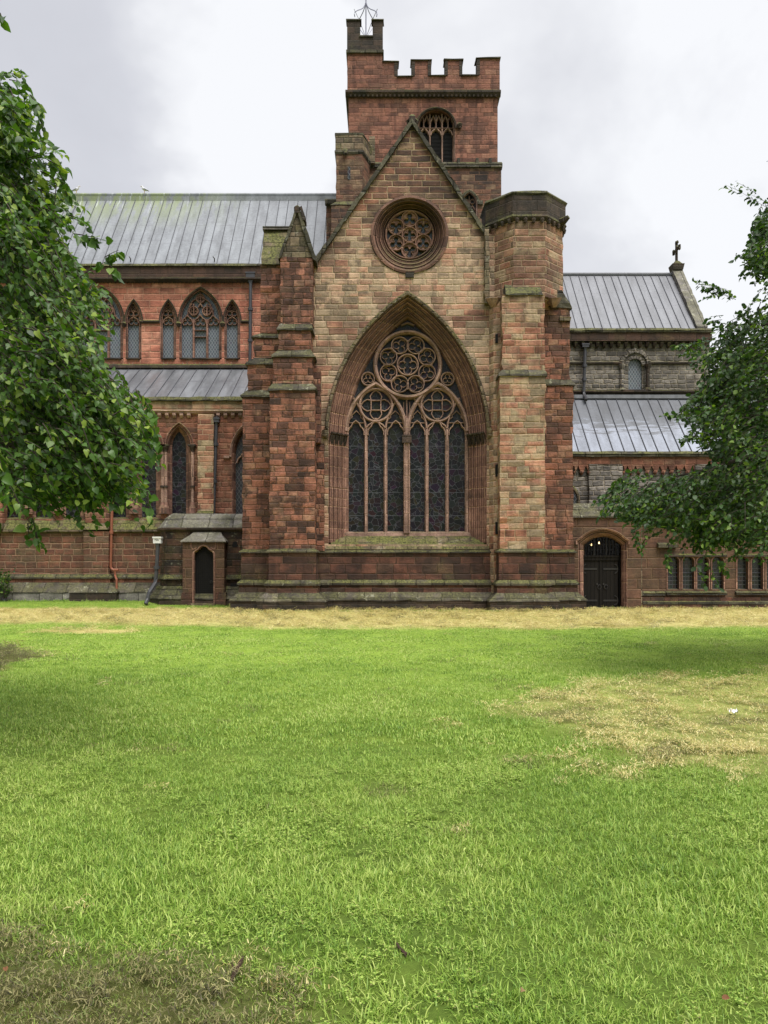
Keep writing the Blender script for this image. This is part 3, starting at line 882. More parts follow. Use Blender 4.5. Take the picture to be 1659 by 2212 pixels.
def plinth(x0, x1, yf, yb, name='plinth', mat='plinth', parent=CH, k=1.0, dz=0.0):
    """stepped base: string, chamfered moulding, long weathering and footing, growing out of rectangle x0..x1, yf..yb"""
    def rc(o): return (x0 - o * k, x1 + o * k, yf - o * k, yb)
    mb = MB()
    mb.fr(rc(.05), -.4, rc(.05), ZS0 + dz)
    mb.fr(rc(.14), ZM0 - .35 + dz, rc(.13), ZM0 + .02 + dz)
    o = part(name, mb, mat, parent)
    mb = MB()
    mb.fr(rc(.13), ZS0 + dz, rc(.13), ZS0 + .05 + dz); mb.fr(rc(.13), ZS0 + .05 + dz, rc(.0), ZS1 + dz)
    mb.fr(rc(.20), ZM0 + dz, rc(.20), ZM0 + .08 + dz); mb.fr(rc(.20), ZM0 + .08 + dz, rc(.06), ZM1 + dz)
    part('string_course', mb, 'coping', o)
    mb = MB()
    mb.fr(rc(.46), ZW0 + dz, rc(.46), ZW0 + .05 + dz); mb.fr(rc(.46), ZW0 + .05 + dz, rc(.14), ZW1 + dz)
    part('weathering', mb, 'weather', o)
    mb = MB(); mb.fr(rc(.42), -.4, rc(.42), ZW0 + dz)
    part('footing', mb, 'dark', o)
    return o


plinth(X(684, YT), X(1083, YT), YT - .02, YT + .4)


# ---- buttresses
def buttress(stages, yb, mat, label, top=None, capmat='weather', name='buttress', caps=True):
    """stages from the top: (row top, row bottom, col left, col right, front depth)"""
    mb = MB(); caps_ = []
    prev = None
    for (t, b_, l, r_, yf) in stages:
        rect = (X(l, yf), X(r_, yf), yf, yb)
        zt, zb = Z(t, yf), Z(b_, yf)
        if prev is not None:
            caps_.append((prev[0], prev[1], rect, zt))
            zt -= .0
        mb.fr(rect, zb if (t, b_, l, r_, yf) != stages[-1] else -.3, rect, zt)
        prev = (rect, zb)
    o = part(name, mb, mat, CH, label)
    for (ru, zu, rl, zl) in caps_:
        c = MB(); ov = .07
        rl2 = (rl[0] - ov, rl[1] + ov, rl[2] - ov, yb)
        c.fr(rl2, zl - .07, rl2, zl)
        c.fr(rl2, zl, (ru[0] - .004, ru[1] + .004, ru[2] - .004, yb), max(zu, zl + .12))
        part('set_off', c, capmat, o)
    return o


# left, facing the lawn
nb = buttress([(556, 700, 606, 675, 32.35), (710, 757, 602, 672, 32.22), (767, 829, 590, 676, 32.06), (840, 1300, 583, 680, 31.9)], YT + .2, 'buttress',
              'stepped buttress with a gablet, left of the great window')
mb = MB(); y0 = 32.35
mb.prism(W([(606, 556), (675, 556), (644, 458), (640, 458)], y0), 'y', y0, YT + .8)
part('gablet', mb, 'mossy', nb)
mb = MB()
mb.prism(W([(641, 447), (648, 452), (684, 558), (684, 566), (676, 560), (642, 460)], y0), 'y', y0 - .08, YT + .8)
mb.prism(W([(641, 447), (642, 460), (608, 556), (601, 562), (602, 556)], y0), 'y', y0 - .081, YT + .8)
part('gablet_coping', mb, 'coping', nb)
mb = MB()
mb.tube([P(642, 462, y0), P(642, 448, y0), P(643, 444, y0)], [.12, .13, .04], 7)
mb.prism(W([(648, 450), (652, 447), (660, 470), (660, 478), (655, 478)], y0), 'y', y0 - .12, y0 + .5)
part('gablet_finial', mb, 'dark', nb)
plinth(X(583, YB), X(680, YB), YB, YT + .1)
# left, turned to the side
wb = buttress([(571, 724, 562.5, 640, 33.0), (726, 774, 548, 640, 32.98), (785, 843, 535, 640, 32.96), (854, 1300, 524, 640, 32.94)], 34.6, 'buttress',
              'side buttress with a mossy stone saddleback roof')
mb = MB()
mb.prism([(32.9, Z(573, 33)), (33.75, Z(492, 33.4)), (33.85, Z(492, 33.4)), (34.7, Z(573, 33))], 'x', X(564, 33), X(640, 33))
sb = part('saddleback', mb, 'mossy', wb)
mb = MB(); mb.box(X(567, 33.6), X(645, 33.6), 33.62, 33.98, Z(495, 33.6), Z(488, 33.6)); part('ridge_stone', mb, 'weather', sb)
plinth(X(524, 32.94), X(640, 32.94), 32.94, 34.6)
# right pair under the turret
rb = buttress([(637, 799, 1085, 1177, 32.12), (808, 1300, 1080, 1178, 31.95)], YT + .6, 'turret', 'tall pale stone buttress under the octagonal turret')
mb = MB()
mb.fr((X(1091, 32.1), X(1171, 32.1), 32.05, 32.9), Z(638, 32.1), (X(1091, 32.1), X(1171, 32.1), 32.05, 32.9), Z(634, 32.1))
mb.fr((X(1091, 32.1), X(1171, 32.1), 32.05, 32.9), Z(634, 32.1), (X(1093, 32.1), X(1169, 32.1), 32.42, 32.9), Z(610, 32.1))
part('set_off', mb, 'coping', rb)
plinth(X(1080, 31.95), X(1178, 31.95), 31.95, YT + .3)
eb = buttress([(664, 820, 1120, 1231, 33.0), (829, 1300, 1120, 1238, 32.98)], 34.8, 'buttress', 'side buttress of red blocks beside the plank double door')
mb = MB()
mb.prism(W([(1180, 664), (1234, 668), (1234, 662), (1214, 628), (1180, 628)], 33.0), 'y', 32.94, 34.8)
part('set_off', mb, 'coping', eb)
mb = MB(); mb.box(X(1208, 33), X(1233, 33), 32.9, 33.3, Z(694, 33), Z(686, 33)); part('set_off', mb, 'mossy', eb)
plinth(X(1120, 32.98), X(1238, 32.98), 32.98, 34.8)
# strip of wall with slit lights between window and turret
mb = MB()
mb.prism([(X(1056, YT), YT + .02), (X(1066, 32.7), YT - .3), (X(1090, 32.6), YT - .42), (X(1090, YT), YT + .3), (X(1056, YT), YT + .3)], 'z', 0, Z(655, YT))
cw = part('angle_shaft', mb, 'transept')
for (r0, r1) in ((724, 742), (1004, 1030), (1128, 1154)):
    mb = MB(); mb.box(X(1070, 32.65), X(1075, 32.65), 32.55, 32.8, Z(r1, 32.7), Z(r0, 32.7)); part('slit', mb, 'void', cw)
# stepped rough masonry to the left of the window, where the buttress sinks into the wall
mb = MB()
for (t, b_, l, r_, dp) in ((800, 850, 678, 694, .35), (850, 960, 676, 694, .5), (960, 1190, 678, 701, .18)):
    mb.box(X(l, YT), X(r_, YT), YT - dp, YT + .2, Z(b_, YT), Z(t, YT))
part('wall_pier', mb, 'buttress')


# ---- octagonal stair turret
def octo(cx, cy_, rf, z):
    rr = rf / math.cos(R(22.5))
    return [(cx + rr * math.cos(R(22.5 + 45 * k)), cy_ + rr * math.sin(R(22.5 + 45 * k)), z) for k in range(8)]


OX, OY = X(1129.5, 33.85), 33.85
zt = Z(411, 32.2); zp = Z(468, 32.25); zb = Z(638, 32.3)
mb = MB()
mb.loft(octo(OX, OY, 1.50, zb), octo(OX, OY, 1.50, zp))
tur = part('stair_turret', mb, 'turret', label='octagonal stair turret with a black parapet')
mb = MB()
mb.loft(octo(OX, OY + .35, .95, Z(672, 32.3)), octo(OX, OY, 1.50, Z(640, 32.3)))
part('corbelled_base', mb, 'turret', tur)
for cxp in (1066, 1196):
    mb = MB(); mb.tube([P(cxp, 664, 32.8), P(cxp, 655, 32.75), P(cxp, 644, 32.7)], [.1, .22, .32], 7); part('carved_corbel', mb, 'mould_pink', tur)
mb = MB()
mb.loft(octo(OX, OY, 1.60, zp + .06), octo(OX, OY, 1.60, zt - .16), cap=True)
tp = part('parapet', mb, 'dark', tur, 'sooty black parapet of the turret')
mb = MB()
mb.loft(octo(OX, OY, 1.60, zt - .16), octo(OX, OY, 1.66, zt - .09)); mb.loft(octo(OX, OY, 1.66, zt - .09), octo(OX, OY, 1.60, zt))
part('coping', mb, 'coping', tur)
mb = MB()
mb.loft(octo(OX, OY, 1.52, zp - .12), octo(OX, OY, 1.64, zp)); mb.loft(octo(OX, OY, 1.64, zp), octo(OX, OY, 1.60, zp + .1))
for k in range(8):
    o8 = octo(OX, OY, 1.58, zp - .12)
    a_, b_ = Vector(o8[k]), Vector(o8[(k + 1) % 8])
    for j in range(4):
        c_ = a_.lerp(b_, (j + .5) / 4); mb.tube([c_ + Vector((0, 0, -.10)), c_ + Vector((0, 0, .02)), c_ + Vector((0, 0, .08))], [.05, .085, .07], 5)
part('string_course', mb, 'dark', tur)
mb = MB()
mb.tube([(OX + 1.25, OY - .80, zp + .08), (OX + 1.48, OY - 1.0, zp + .10), (OX + 1.62, OY - 1.12, zp + .20)], [.17, .15, .09], 6)
part('water_spout', mb, 'dark', tur)
# drip pipe of stone in the angle between gable and turret
mb = MB(); mb.box(X(1046, 32.95), X(1056, 32.95), 32.75, 33.2, Z(660, 33), Z(497, 33)); part('angle_pier', mb, 'mossy')

# ---- central tower
TY = 42.6
TXL, TXR = X(753, TY), X(1075, TY)
TB = TY + 7.9
BW = dict(cx=942, ys=276, a=37, h=37)
bw_ = lambda d, base=350: arch(BW['cx'], BW['ys'], BW['a'], BW['h'], d, base, 14)
mb = MB()
mb.wall([(TXL, 8), (TXR, 8), (TXR, Z(200, TY)), (TXL, Z(200, TY))], [W(bw_(4), TY), W(arch(1014, 440, 14, 22, 3, 492), TY)], TY, TY + .8)
mb.box(TXL, TXR, TY + .801, TB, 8, Z(200, TY))
tow = part('tower', mb, 'tower', label='square battlemented central tower of red stone')
# lower stage, broader and paler
mb = MB()
mb.wall([(X(705, TY), 8), (X(1082, TY), 8), (X(1082, TY), Z(362, TY)), (X(745, TY), Z(362, TY)), (X(745, TY), Z(430, TY)), (X(705, TY), Z(440, TY))], [W(arch(1014, 440, 14, 22, 3, 492), TY)], TY - .14, TY - .002)
part('lower_stage', mb, 'tower_low', tow)
mb = MB()
mb.prism([(TY - .002, Z(350, TY)), (TY - .26, Z(358, TY)), (TY - .26, Z(365, TY)), (TY - .002, Z(368, TY))], 'x', X(743, TY), X(1084, TY))
for cxp in (800, 905, 990, 1030, 1058):
    mb.box(X(cxp - 3, TY), X(cxp + 3, TY), TY - .24, TY, Z(362, TY), Z(346, TY))
part('string_course', mb, 'coping', tow)
mb = MB(); mb.prism([(TY - .142, Z(432, TY)), (TY - .36, Z(438, TY)), (TY - .36, Z(446, TY)), (TY - .142, Z(448, TY))], 'x', X(703, TY), X(745, TY))
part('string_course', mb, 'coping', tow)
mb = MB()
mb.prism([(TY, Z(196, TY)), (TY - .14, Z(197, TY)), (TY - .24, Z(200, TY)), (TY - .24, Z(204, TY)), (TY - .10, Z(211, TY)), (TY, Z(211, TY))], 'x', TXL - .16, TXR + .14)
for k in range(34):
    xk = TXL + (TXR - TXL) * (k + .5) / 34
    mb.box(xk - .05, xk + .05, TY - .17, TY - .02, Z(212, TY), Z(205, TY))
mb.box(TXL - .16, TXL, TY - .1, TB, Z(207, TY), Z(199, TY)); mb.box(TXR, TXR + .14, TY - .1, TB, Z(207, TY), Z(199, TY))
part('cornice', mb, 'dark', tow)
# battlements
PF, PK = TY - .10, TY + .45
def merlon_wall(pts, name='battlement', mat='tower'):
    m_ = MB(); m_.prism(W(pts, TY), 'y', PF, PK); return part(name, m_, mat, tow)
bat = merlon_wall([(751, 199), (1079, 199), (1079, 129), (1030, 129), (1030, 166), (998, 166), (998, 132), (961, 132), (961, 167), (931, 167), (931, 133), (889, 133), (889, 168.5), (859, 168.5), (859, 136), (751, 136)])
mb = MB()
def cop_h(l, r_, y_, hh=3.2):
    mb.prism([(PF - .09, Z(y_ + hh, TY)), (PF - .09, Z(y_ + hh - 1.6, TY)), (PF + .12, Z(y_, TY)), (PK - .1, Z(y_, TY)), (PK + .09, Z(y_ + hh - 1.6, TY)), (PK + .09, Z(y_ + hh, TY))], 'x', X(l, TY), X(r_, TY))
for l, r_, y_ in ((826, 861.5, 133.5), (886.5, 933, 130.5), (958.5, 1000.5, 129.5), (1027.5, 1081, 126), (857, 891, 166), (929, 963, 164.5), (996, 1032, 163.5)):
    mb = MB(); cop_h(l, r_, y_); part('coping', mb, 'coping', bat)
mb = MB()
for l, r_, y0_, y1_ in ((852, 859.3, 138, 168), (888.7, 896, 135, 168), (924, 931.3, 135, 168), (960.7, 967, 134, 167), (992, 998.3, 134, 167), (1029.7, 1036, 131, 166)):
    mb = MB(); mb.box(X(l, TY), X(r_, TY), PF - .035, PK + .03, Z(y1_ - 1.4, TY), Z(y0_, TY)); part('crenel_edge', mb, 'dark', bat)
for x0, x1, nm in ((TXL - .05, TXL + .4, 0), (TXR - .35, TXR + .1, 0)):
    m_ = MB(); zlo, zc, zh = Z(199, TY), Z(170, TY), Z(134, TY)
    pts = [(PK, zlo), (TB, zlo)]; n_ = 4; L = (TB - PK) / (2 * n_ + 1); yy = TB
    for k in range(2 * n_ + 1):
        zz_ = zh if k % 2 == 0 else zc
        pts += [(yy, zz_), (yy - L, zz_)]; yy -= L
    m_.prism(pts, 'x', x0, x1); part('battlement', m_, 'tower', tow)
m_ = MB(); m_.prism([(TXL + .4, Z(199, TY)), (TXR - .36, Z(199, TY)), (TXR - .36, Z(168, TY)), (TXL + .4, Z(168, TY))], 'y', TB - .45, TB); part('battlement', m_, 'tower', tow)
# corner stair turret of the tower
mb = MB(); mb.box(X(750.5, TY), X(826, TY), PF - .03, TY + 1.75, Z(200, TY), Z(116, TY))
ct = part('corner_turret', mb, 'tower', tow)
mb = MB()
for (y0_, y1_) in ((PF - .05, PF + .38), (TY + 1.35, TY + 1.78)):
    mb.prism(W([(750, 113), (827, 113), (827, 48), (805, 48), (805, 82), (778, 82), (778, 48), (750, 48)], TY), 'y', y0_, y1_)
for x0 in (X(750, TY), X(827, TY) - .4):
    mb.prism([(PF + .38, Z(113, TY)), (TY + 1.35, Z(113, TY)), (TY + 1.35, Z(48, TY)), (TY + .95, Z(48, TY)), (TY + .95, Z(82, TY)), (TY + .6, Z(82, TY)), (TY + .6, Z(48, TY)), (PF + .38, Z(48, TY))], 'x', x0, x0 + .4)
part('battlement', mb, 'dark', tow, 'blackened battlement on the corner turret')
mb = MB()
mb.box(X(748, TY), X(829, TY), PF - .13, TY + 1.85, Z(119, TY), Z(113, TY))
for l, r_, y_ in ((748, 780, 46), (803, 829, 46)):
    m_ = MB(); m_.box(X(l, TY), X(r_, TY), PF - .12, PF + .42, Z(y_ + 3.2, TY), Z(y_, TY)); part('coping', m_, 'coping', tow)
m_ = MB(); m_.box(X(776, TY), X(807, TY), PF - .12, PF + .42, Z(84.5, TY), Z(81.5, TY)); part('coping', m_, 'coping', tow)
part('string_course', mb, 'coping', tow)
# wire crown
mb = MB(); cxm, cym = X(790.5, TY + .85), TY + .85
zb_, zt_ = Z(52, TY + .85), Z(3, TY + .85)
for k in range(4):
    an = R(45 + 90 * k); ca, sa = math.cos(an), math.sin(an)
    prof = [(.86, -.0), (.90, .14), (.86, .34), (.66, .56), (.42, .76), (.22, .98), (.09, 1.22), (.0, 1.55)]
    kz = (zt_ - zb_) / 1.55
    mb.tube([(cxm + ca * r_ * .92, cym + sa * r_ * .92, zb_ + z_ * kz) for r_, z_ in prof], .024, 5)
    mb.tube([(cxm + ca * .86, cym + sa * .86, zb_ + .5 * kz), (cxm + ca * .5, cym + sa * .5, zb_), (cxm, cym, zb_ - .72)], .015, 4)
mb.tube([(cxm, cym, Z(112, TY)), (cxm, cym, zt_ + .25)], [.03, .03], 6)
part('wire_crown', mb, 'wire', tow, 'open ogee wire crown on a mast')
# belfry window
mb = MB(); sweep(mb, bw_, orders(4, -1, 0, .34, 1) + [(-2.5, .5)], TY)
bwn = part('belfry_window', mb, 'mould_pink', label='round-headed louvred belfry window')
mb = MB(); sweep(mb, lambda d: arch(BW['cx'], BW['ys'], BW['a'], BW['h'], d, 274), [(4, .01), (4, -.1), (7.5, -.14), (8.5, .01)], TY)
mb.tube([P(991, 268, TY - .08), P(993, 270, TY - .15), P(993, 277, TY - .12)], [.1, .16, .1], 6)
part('hood_mould', mb, 'dark', bwn)
pane('backing', arch(BW['cx'], BW['ys'], BW['a'], BW['h'], -1, 352), TY, TY + .62, bwn, M['void'])
mb = MB()
for k in range(23):
    yr = 287 + k * 2.9
    mb.add([(X(906, TY), TY + .36, Z(yr + 2.2, TY + .4)), (X(978, TY), TY + .36, Z(yr + 2.2, TY + .4)), (X(978, TY), TY + .56, Z(yr, TY + .4)), (X(906, TY), TY + .56, Z(yr, TY + .4)),
            (X(906, TY), TY + .36, Z(yr + 2.7, TY + .4)), (X(978, TY), TY + .36, Z(yr + 2.7, TY + .4)), (X(978, TY), TY + .56, Z(yr + .5, TY + .4)), (X(906, TY), TY + .56, Z(yr + .5, TY + .4))],
           [(0, 1, 2, 3), (7, 6, 5, 4), (0, 4, 5, 1), (2, 6, 7, 3), (1, 5, 6, 2), (0, 3, 7, 4)])
part('louvre', mb, 'louvre', bwn)
tb = MB()
def bbar(pts, wpx, closed=False, yf=TY + .22): tb.bar(W(pts, TY + .25), wpx * TY / F, yf, TY + .58, closed)
for mx in (928.5, 955): bbar([(mx, 352), (mx, 246)], 3.6)
for mx in (942, 915, 968): bbar([(mx, 276), (mx, 248 if mx == 942 else 256)], 2.4)
for l, r_ in ((906, 927), (930, 953.5), (956.5, 978)):
    c_ = (l + r_) / 2; hw = (r_ - l) / 2
    bbar([(l, 292), (l + hw * .25, 284), (l + hw * .5, 282), (c_, 274.5), (r_ - hw * .5, 282), (r_ - hw * .25, 284), (r_, 292)], 3)
    for s_ in (-1, 1):
        c2 = c_ + s_ * hw * .5
        bbar([(c2 - hw * .45, 262), (c2 - hw * .2, 255), (c2, 250), (c2 + hw * .2, 255), (c2 + hw * .45, 262)], 2)
bbar([(905, 277), (979, 277)], 2.4)
part('tracery', tb, 'mould_pink', bwn)
# small window beside the gable
mb = MB(); sw_ = lambda d: arch(1014, 440, 14, 22, d, 492); sweep(mb, sw_, [(3, -.142), (1, -.10), (-.5, .1), (-1, .3)], TY)
swn = part('small_window', mb, 'mould_pink', label='small two-light window behind the gable')
mb = MB(); sweep(mb, lambda d: arch(1014, 440, 14, 22, d, 440), [(3, -.14), (3, -.26), (7, -.28), (8, -.14)], TY)
mb.box(X(1034, TY), X(1042, TY), TY - .28, TY - .1, Z(446, TY), Z(438, TY)); part('hood_mould', mb, 'coping', swn)
pane('glass', arch(1014, 440, 14, 22, -1, 492), TY, TY + .2, swn, M['lattice_dark'])
tb = MB(); tb.bar(W([(1014, 492), (1014, 422)], TY), .07, TY + .05, TY + .2)
for c2 in (1007, 1021): tb.bar(W([(c2 - 6, 452), (c2, 443), (c2 + 6, 452)], TY), .06, TY + .05, TY + .2); tb.bar(W(circ(c2, 434, 5, 14), TY), .05, TY + .05, TY + .2, True)
part('tracery', tb, 'mould_pink', swn)
# square stair turret at the foot of the tower, left
SY = 40.9
mb = MB()
def plan(o, z): return [(X(726 - o, SY), SY - o * .02, z), (X(782 + o, SY), SY - o * .02, z), (X(797 + o, SY), SY + 1.0, z), (X(797 + o, SY), TY, z), (X(726 - o, SY), TY, z)]
mb.loft(plan(0, 10), plan(0, Z(329, SY)))
sq = part('stair_block', mb, 'tower_low', label='short square stair block at the tower foot')
mb = MB(); mb.loft(plan(1.5, Z(326, SY)), plan(1.5, Z(292, SY)))
part('parapet', mb, 'mossy', sq)
mb = MB(); mb.loft(plan(1, Z(333, SY)), plan(3.2, Z(329, SY))); mb.loft(plan(3.2, Z(329, SY)), plan(3, Z(326, SY)))
part('string_course', mb, 'coping', sq)
mb = MB(); mb.loft(plan(2.5, Z(292, SY)), plan(2.5, Z(288, SY))); part('coping', mb, 'coping', sq)
mb = MB(); mb.tube([P(746, 326, SY), P(746, 328, SY - .5), P(747, 333, SY - .6)], [.14, .13, .08], 6); part('water_spout', mb, 'dark', sq)
mb = MB(); mb.box(X(751, SY), X(757, SY), SY - .02, SY + .2, Z(388, SY), Z(360, SY)); part('slit', mb, 'lattice_dark', sq)
mb = MB(); mb.loft([(X(716, SY), SY - .12, 10), (X(784, SY), SY - .12, 10), (X(800, SY), TY, 10), (X(716, SY), TY, 10)], [(X(716, SY), SY - .12, Z(446, SY)), (X(784, SY), SY - .12, Z(446, SY)), (X(800, SY), TY, Z(446, SY)), (X(716, SY), TY, Z(446, SY))])
part('stage', mb, 'tower_low', sq)
mb = MB(); mb.fr((X(714, SY), X(786, SY), SY - .17, TY), Z(446, SY), (X(724, SY), X(784, SY), SY, TY), Z(436, SY)); part('set_off', mb, 'coping', sq)
mb = MB(); mb.box(X(798, TY), X(810, TY), TY - .5, TY, Z(362, TY), Z(305, TY)); part('pier', mb, 'mossy', tow)


# ------------------------------------------------------------------ roofs
def roof(name, mat, x0, x1, e, r_, pitch, label=None, seam=(.034, .045), off=0.0, seammat='seam'):
    """e, r_ = (y, z) of eave and ridge; standing rolls every pitch metres"""
    mb = MB()
    (y0, z0), (y1, z1) = e, r_
    mb.prism([(y0, z0), (y1, z1), (y1, z1 - .18), (y0, z0 - .18)], 'x', x0, x1)
    o = part(name, mb, mat, CH, label)
    L = math.hypot(y1 - y0, z1 - z0); nn = Vector((0, -(z1 - z0) / L, (y1 - y0) / L))
    s_ = MB(); x = x0 + off
    a_, b_ = Vector((0, y0, z0)), Vector((0, y1, z1))
    while x < x1:
        w_, h_ = seam
        base = [(-w_ / 2, -.005), (-w_ / 2.6, h_ * .75), (0, h_), (w_ / 2.6, h_ * .75), (w_ / 2, -.005)]
        jx = random.uniform(-.03, .03)
        A = [tuple(a_ + Vector((x + jx + p[0], 0, 0)) + nn * p[1]) for p in base]
        B = [tuple(b_ + Vector((x + jx + random.uniform(-.0, .0) + p[0], 0, 0)) + nn * p[1]) for p in base]
        s_.loft(A, B); x += pitch
    part('lead_roll', s_, seammat, o)
    return o


# ---- choir (left)
cz_e, cz_r = Z(571, 42.5), Z(423, 47.0)
ro = roof('roof', 'lead', -25, X(735, 45), (42.62, cz_e - .02), (47.0, cz_r), .54, 'long lead roof left of the tower', off=.2)
mb = MB(); mb.tube([(-25, 47.0, cz_r + .02), (X(735, 46), 47.0, cz_r + .02)], .13, 8); mb.box(-25, X(735, 46), 46.65, 46.95, cz_r - .45, cz_r - .17); part('ridge_roll', mb, 'lead', ro)
mb = MB(); mb.prism([(47.0, cz_r - .02), (51.4, cz_e), (51.4, cz_e - .3), (42.7, cz_e - .3)], 'x', -25, X(735, 46)); mb.box(-25, X(735, 46), 43.4, 51, 0, cz_e - .31); part('body', mb, 'pink')
# snow hooks low on the slope
for px_ in (282, 463):
    mb = MB(); p_ = Vector(P(px_, 566, 42.75)); mb.tube([p_ + Vector((0, 0, .0)), p_ + Vector((.02, -.05, .16)), p_ + Vector((-.06, -.05, .26))], .03, 5); part('roof_hook', mb, 'ironblack', ro)
mb = MB()
BIG = [433, 220]; SMALL = [363.5, 501.5, 288.5, 151]
ys0 = 694
holes = [W(arch(c, ys0, 40, 65, 6, 776), YC) for c in BIG] + [W(arch(c, ys0, 11.3, 35, 6, 776), YC) for c in SMALL]
mb.wall([(-25, Z(800, YC) - 1), (X(740, YC), Z(800, YC) - 1), (X(740, YC), Z(600, YC)), (-25, Z(600, YC))], holes, YC, YC + .7)
cl = part('clerestory_wall', mb, 'pink', label='pink stone upper wall of the longer arm')
mb = MB(); mb.box(-25, X(720, YC), 42.42, 42.9, Z(600, 42.42), Z(574, 42.42)); cpar = part('parapet', mb, 'darkred', label='dark streaked parapet under the long roof')
mb = MB(); mb.fr((-25, X(720, YC), 42.32, 42.95), Z(575, 42.4), (-25, X(720, YC), 42.38, 42.9), Z(569.5, 42.4)); part('coping', mb, 'coping', cpar)
mb = MB()
mb.prism([(42.7, Z(597, YC)), (42.34, Z(600, 42.4)), (42.34, Z(603, 42.4)), (42.55, Z(608, 42.5)), (42.7, Z(608, 42.5))], 'x', -25, X(720, YC))
for k in range(120):
    xk = -24.8 + k * .2
    if xk < X(715, YC): mb.tube([(xk, 42.62, Z(613, YC)), (xk, 42.54, Z(609, YC)), (xk, 42.5, Z(604, YC))], [.03, .06, .07], 5)
part('corbel_table', mb, 'dark')
# strings on the clerestory
mb = MB()
for l, r_ in ((-400, 136), (166, 175), (302, 344), (521, 545)):
    mb = MB(); mb.prism([(YC, Z(691, YC)), (YC - .14, Z(694.5, YC)), (YC - .14, Z(697, YC)), (YC, Z(699, YC))], 'x', X(l, YC), X(r_, YC)); part('string_course', mb, 'dark', cl)
mb = MB()
mb.prism([(YC, Z(786, YC)), (YC - .25, Z(791, YC)), (YC - .28, Z(797, YC)), (YC, Z(801, YC))], 'x', -25, X(560, YC))
part('string_course', mb, 'dark', cl)


def choir_window(c, a, h, big):
    fn = lambda d: arch(c, ys0, a, h, d, 773)
    mb = MB(); sweep(mb, fn, [(6, 0), (5, .01), (4, .1), (3, .06), (1.5, .1), (1, .22), (0, .32)], YC)
    o = part('lattice_window', mb, 'mould', CH, None)
    mb = MB(); sweep(mb, lambda d: arch(c, ys0, a, h, d, 700 if big else 697), [(6, .01), (6, -.09), (8.5, -.12), (9.5, .01)], YC)
    if big:
        for sx in (-1, 1): mb.tube([P(c + sx * (a + 7.5), 697, YC - .06), P(c + sx * (a + 7.5), 700, YC - .14), P(c + sx * (a + 7.5), 706, YC - .1)], [.1, .15, .09], 6)
    part('hood_mould', mb, 'dark', o)
    pane('glass', arch(c, ys0, a, h, 1, 774), YC, YC + .34, o, M['lattice'])
    tb = MB()
    def cb(pts, wpx, closed=False, yf=YC + .15): tb.bar(W(pts, YC + .2), wpx * YC / F, yf, YC + .345, closed)
    def head(l, r_, top, spring):
        cc = (l + r_) / 2; hw = (r_ - l) / 2
        cb([(l, spring + 5), (l + hw * .15, spring - 2), (l + hw * .6, spring - 6), (cc - hw * .2, top + 4), (cc, top), (cc + hw * .2, top + 4), (r_ - hw * .6, spring - 6), (r_ - hw * .15, spring - 2), (r_, spring + 5)], 2.6)
        cb(foil(cc, spring + 1, hw * .98, 3, 90, 5), 1.4, False, YC + .2)
    if big:
        for mx in (c - 15, c + 14): cb([(mx, 773), (mx, 690)], 4.6)
        cb([(c - 12, 713.5), (c + 11, 713.5)], 1.2); cb([(c - 12, 728), (c + 11, 728)], 1.2)
        for l, r_ in ((c - 40, c - 16.5), (c - 13.5, c + 12.5), (c + 15.5, c + 39.5)): head(l, r_, 680, 693)
        for cc in (c - 14.5, c + 14): 
            cb(circ(cc, 672, 9.5, 18), 2.6, True); cb(foil(cc, 672, 7.5, 4, 45, 5), 1.4, True, YC + .2); cb([(cc, 682), (cc, 657)], 2.6)
            cb([(cc - 10, 668), (cc - 8, 658), (cc - 2, 650), (c, 640)] if cc < c else [(cc + 10, 668), (cc + 8, 658), (cc + 2, 650), (c, 640)], 2.4)
            cb([(cc + (10 if cc < c else -10), 664), (c, 656)], 3)
        cb(circ(c, 645, 9, 18), 2.6, True); cb(foil(c, 645, 7, 4, 45, 5), 1.4, True, YC + .2); cb([(c, 630), (c, 654)], 1.6)
        for s_ in (-1, 1): cb([(c + s_ * 28, 684), (c + s_ * 26, 668), (c + s_ * 18, 656)], 2.4)
    else:
        head(c - 11, c + 11, 683, 693)
        for s_ in (-1, 1): cb(circ(c + s_ * 5.3, 678, 5.2, 14), 2, True)
        cb(foil(c, 667.5, 6, 4, 45, 5), 1.8, True)
    part('tracery', tb, 'mould', o)
    # carved panel under the sill
    mb = MB(); hw = a + 3
    mb.prism([(YC + .3, Z(771, YC)), (YC - .12, Z(774, YC)), (YC - .12, Z(776.5, YC)), (YC + .3, Z(776.5, YC))], 'x', X(c - hw, YC), X(c + hw, YC))
    part('sill', mb, 'dark', o)
    mb = MB(); mb.box(X(c - a - 5, YC), X(c + a + 5, YC), YC + .03, YC + .3, Z(788, YC), Z(776, YC))
    k = 3 if big else 1
    for j in range(k):
        w_ = 2 * a / k; c0 = c - a + w_ * (j + .5)
        for s_ in (-1, 1): mb.bar(W(circ(c0 + s_ * w_ * .24, 780 if s_ > 0 else 783, w_ * .2, 12, 0 if s_ > 0 else 180, 180 if s_ > 0 else 360), YC), .07, YC - .03, YC + .1)
    part('carved_panel', mb, 'mould_pink', o)


for c in BIG: choir_window(c, 40, 65, True)
for c in SMALL: choir_window(c, 11.3, 35, False)


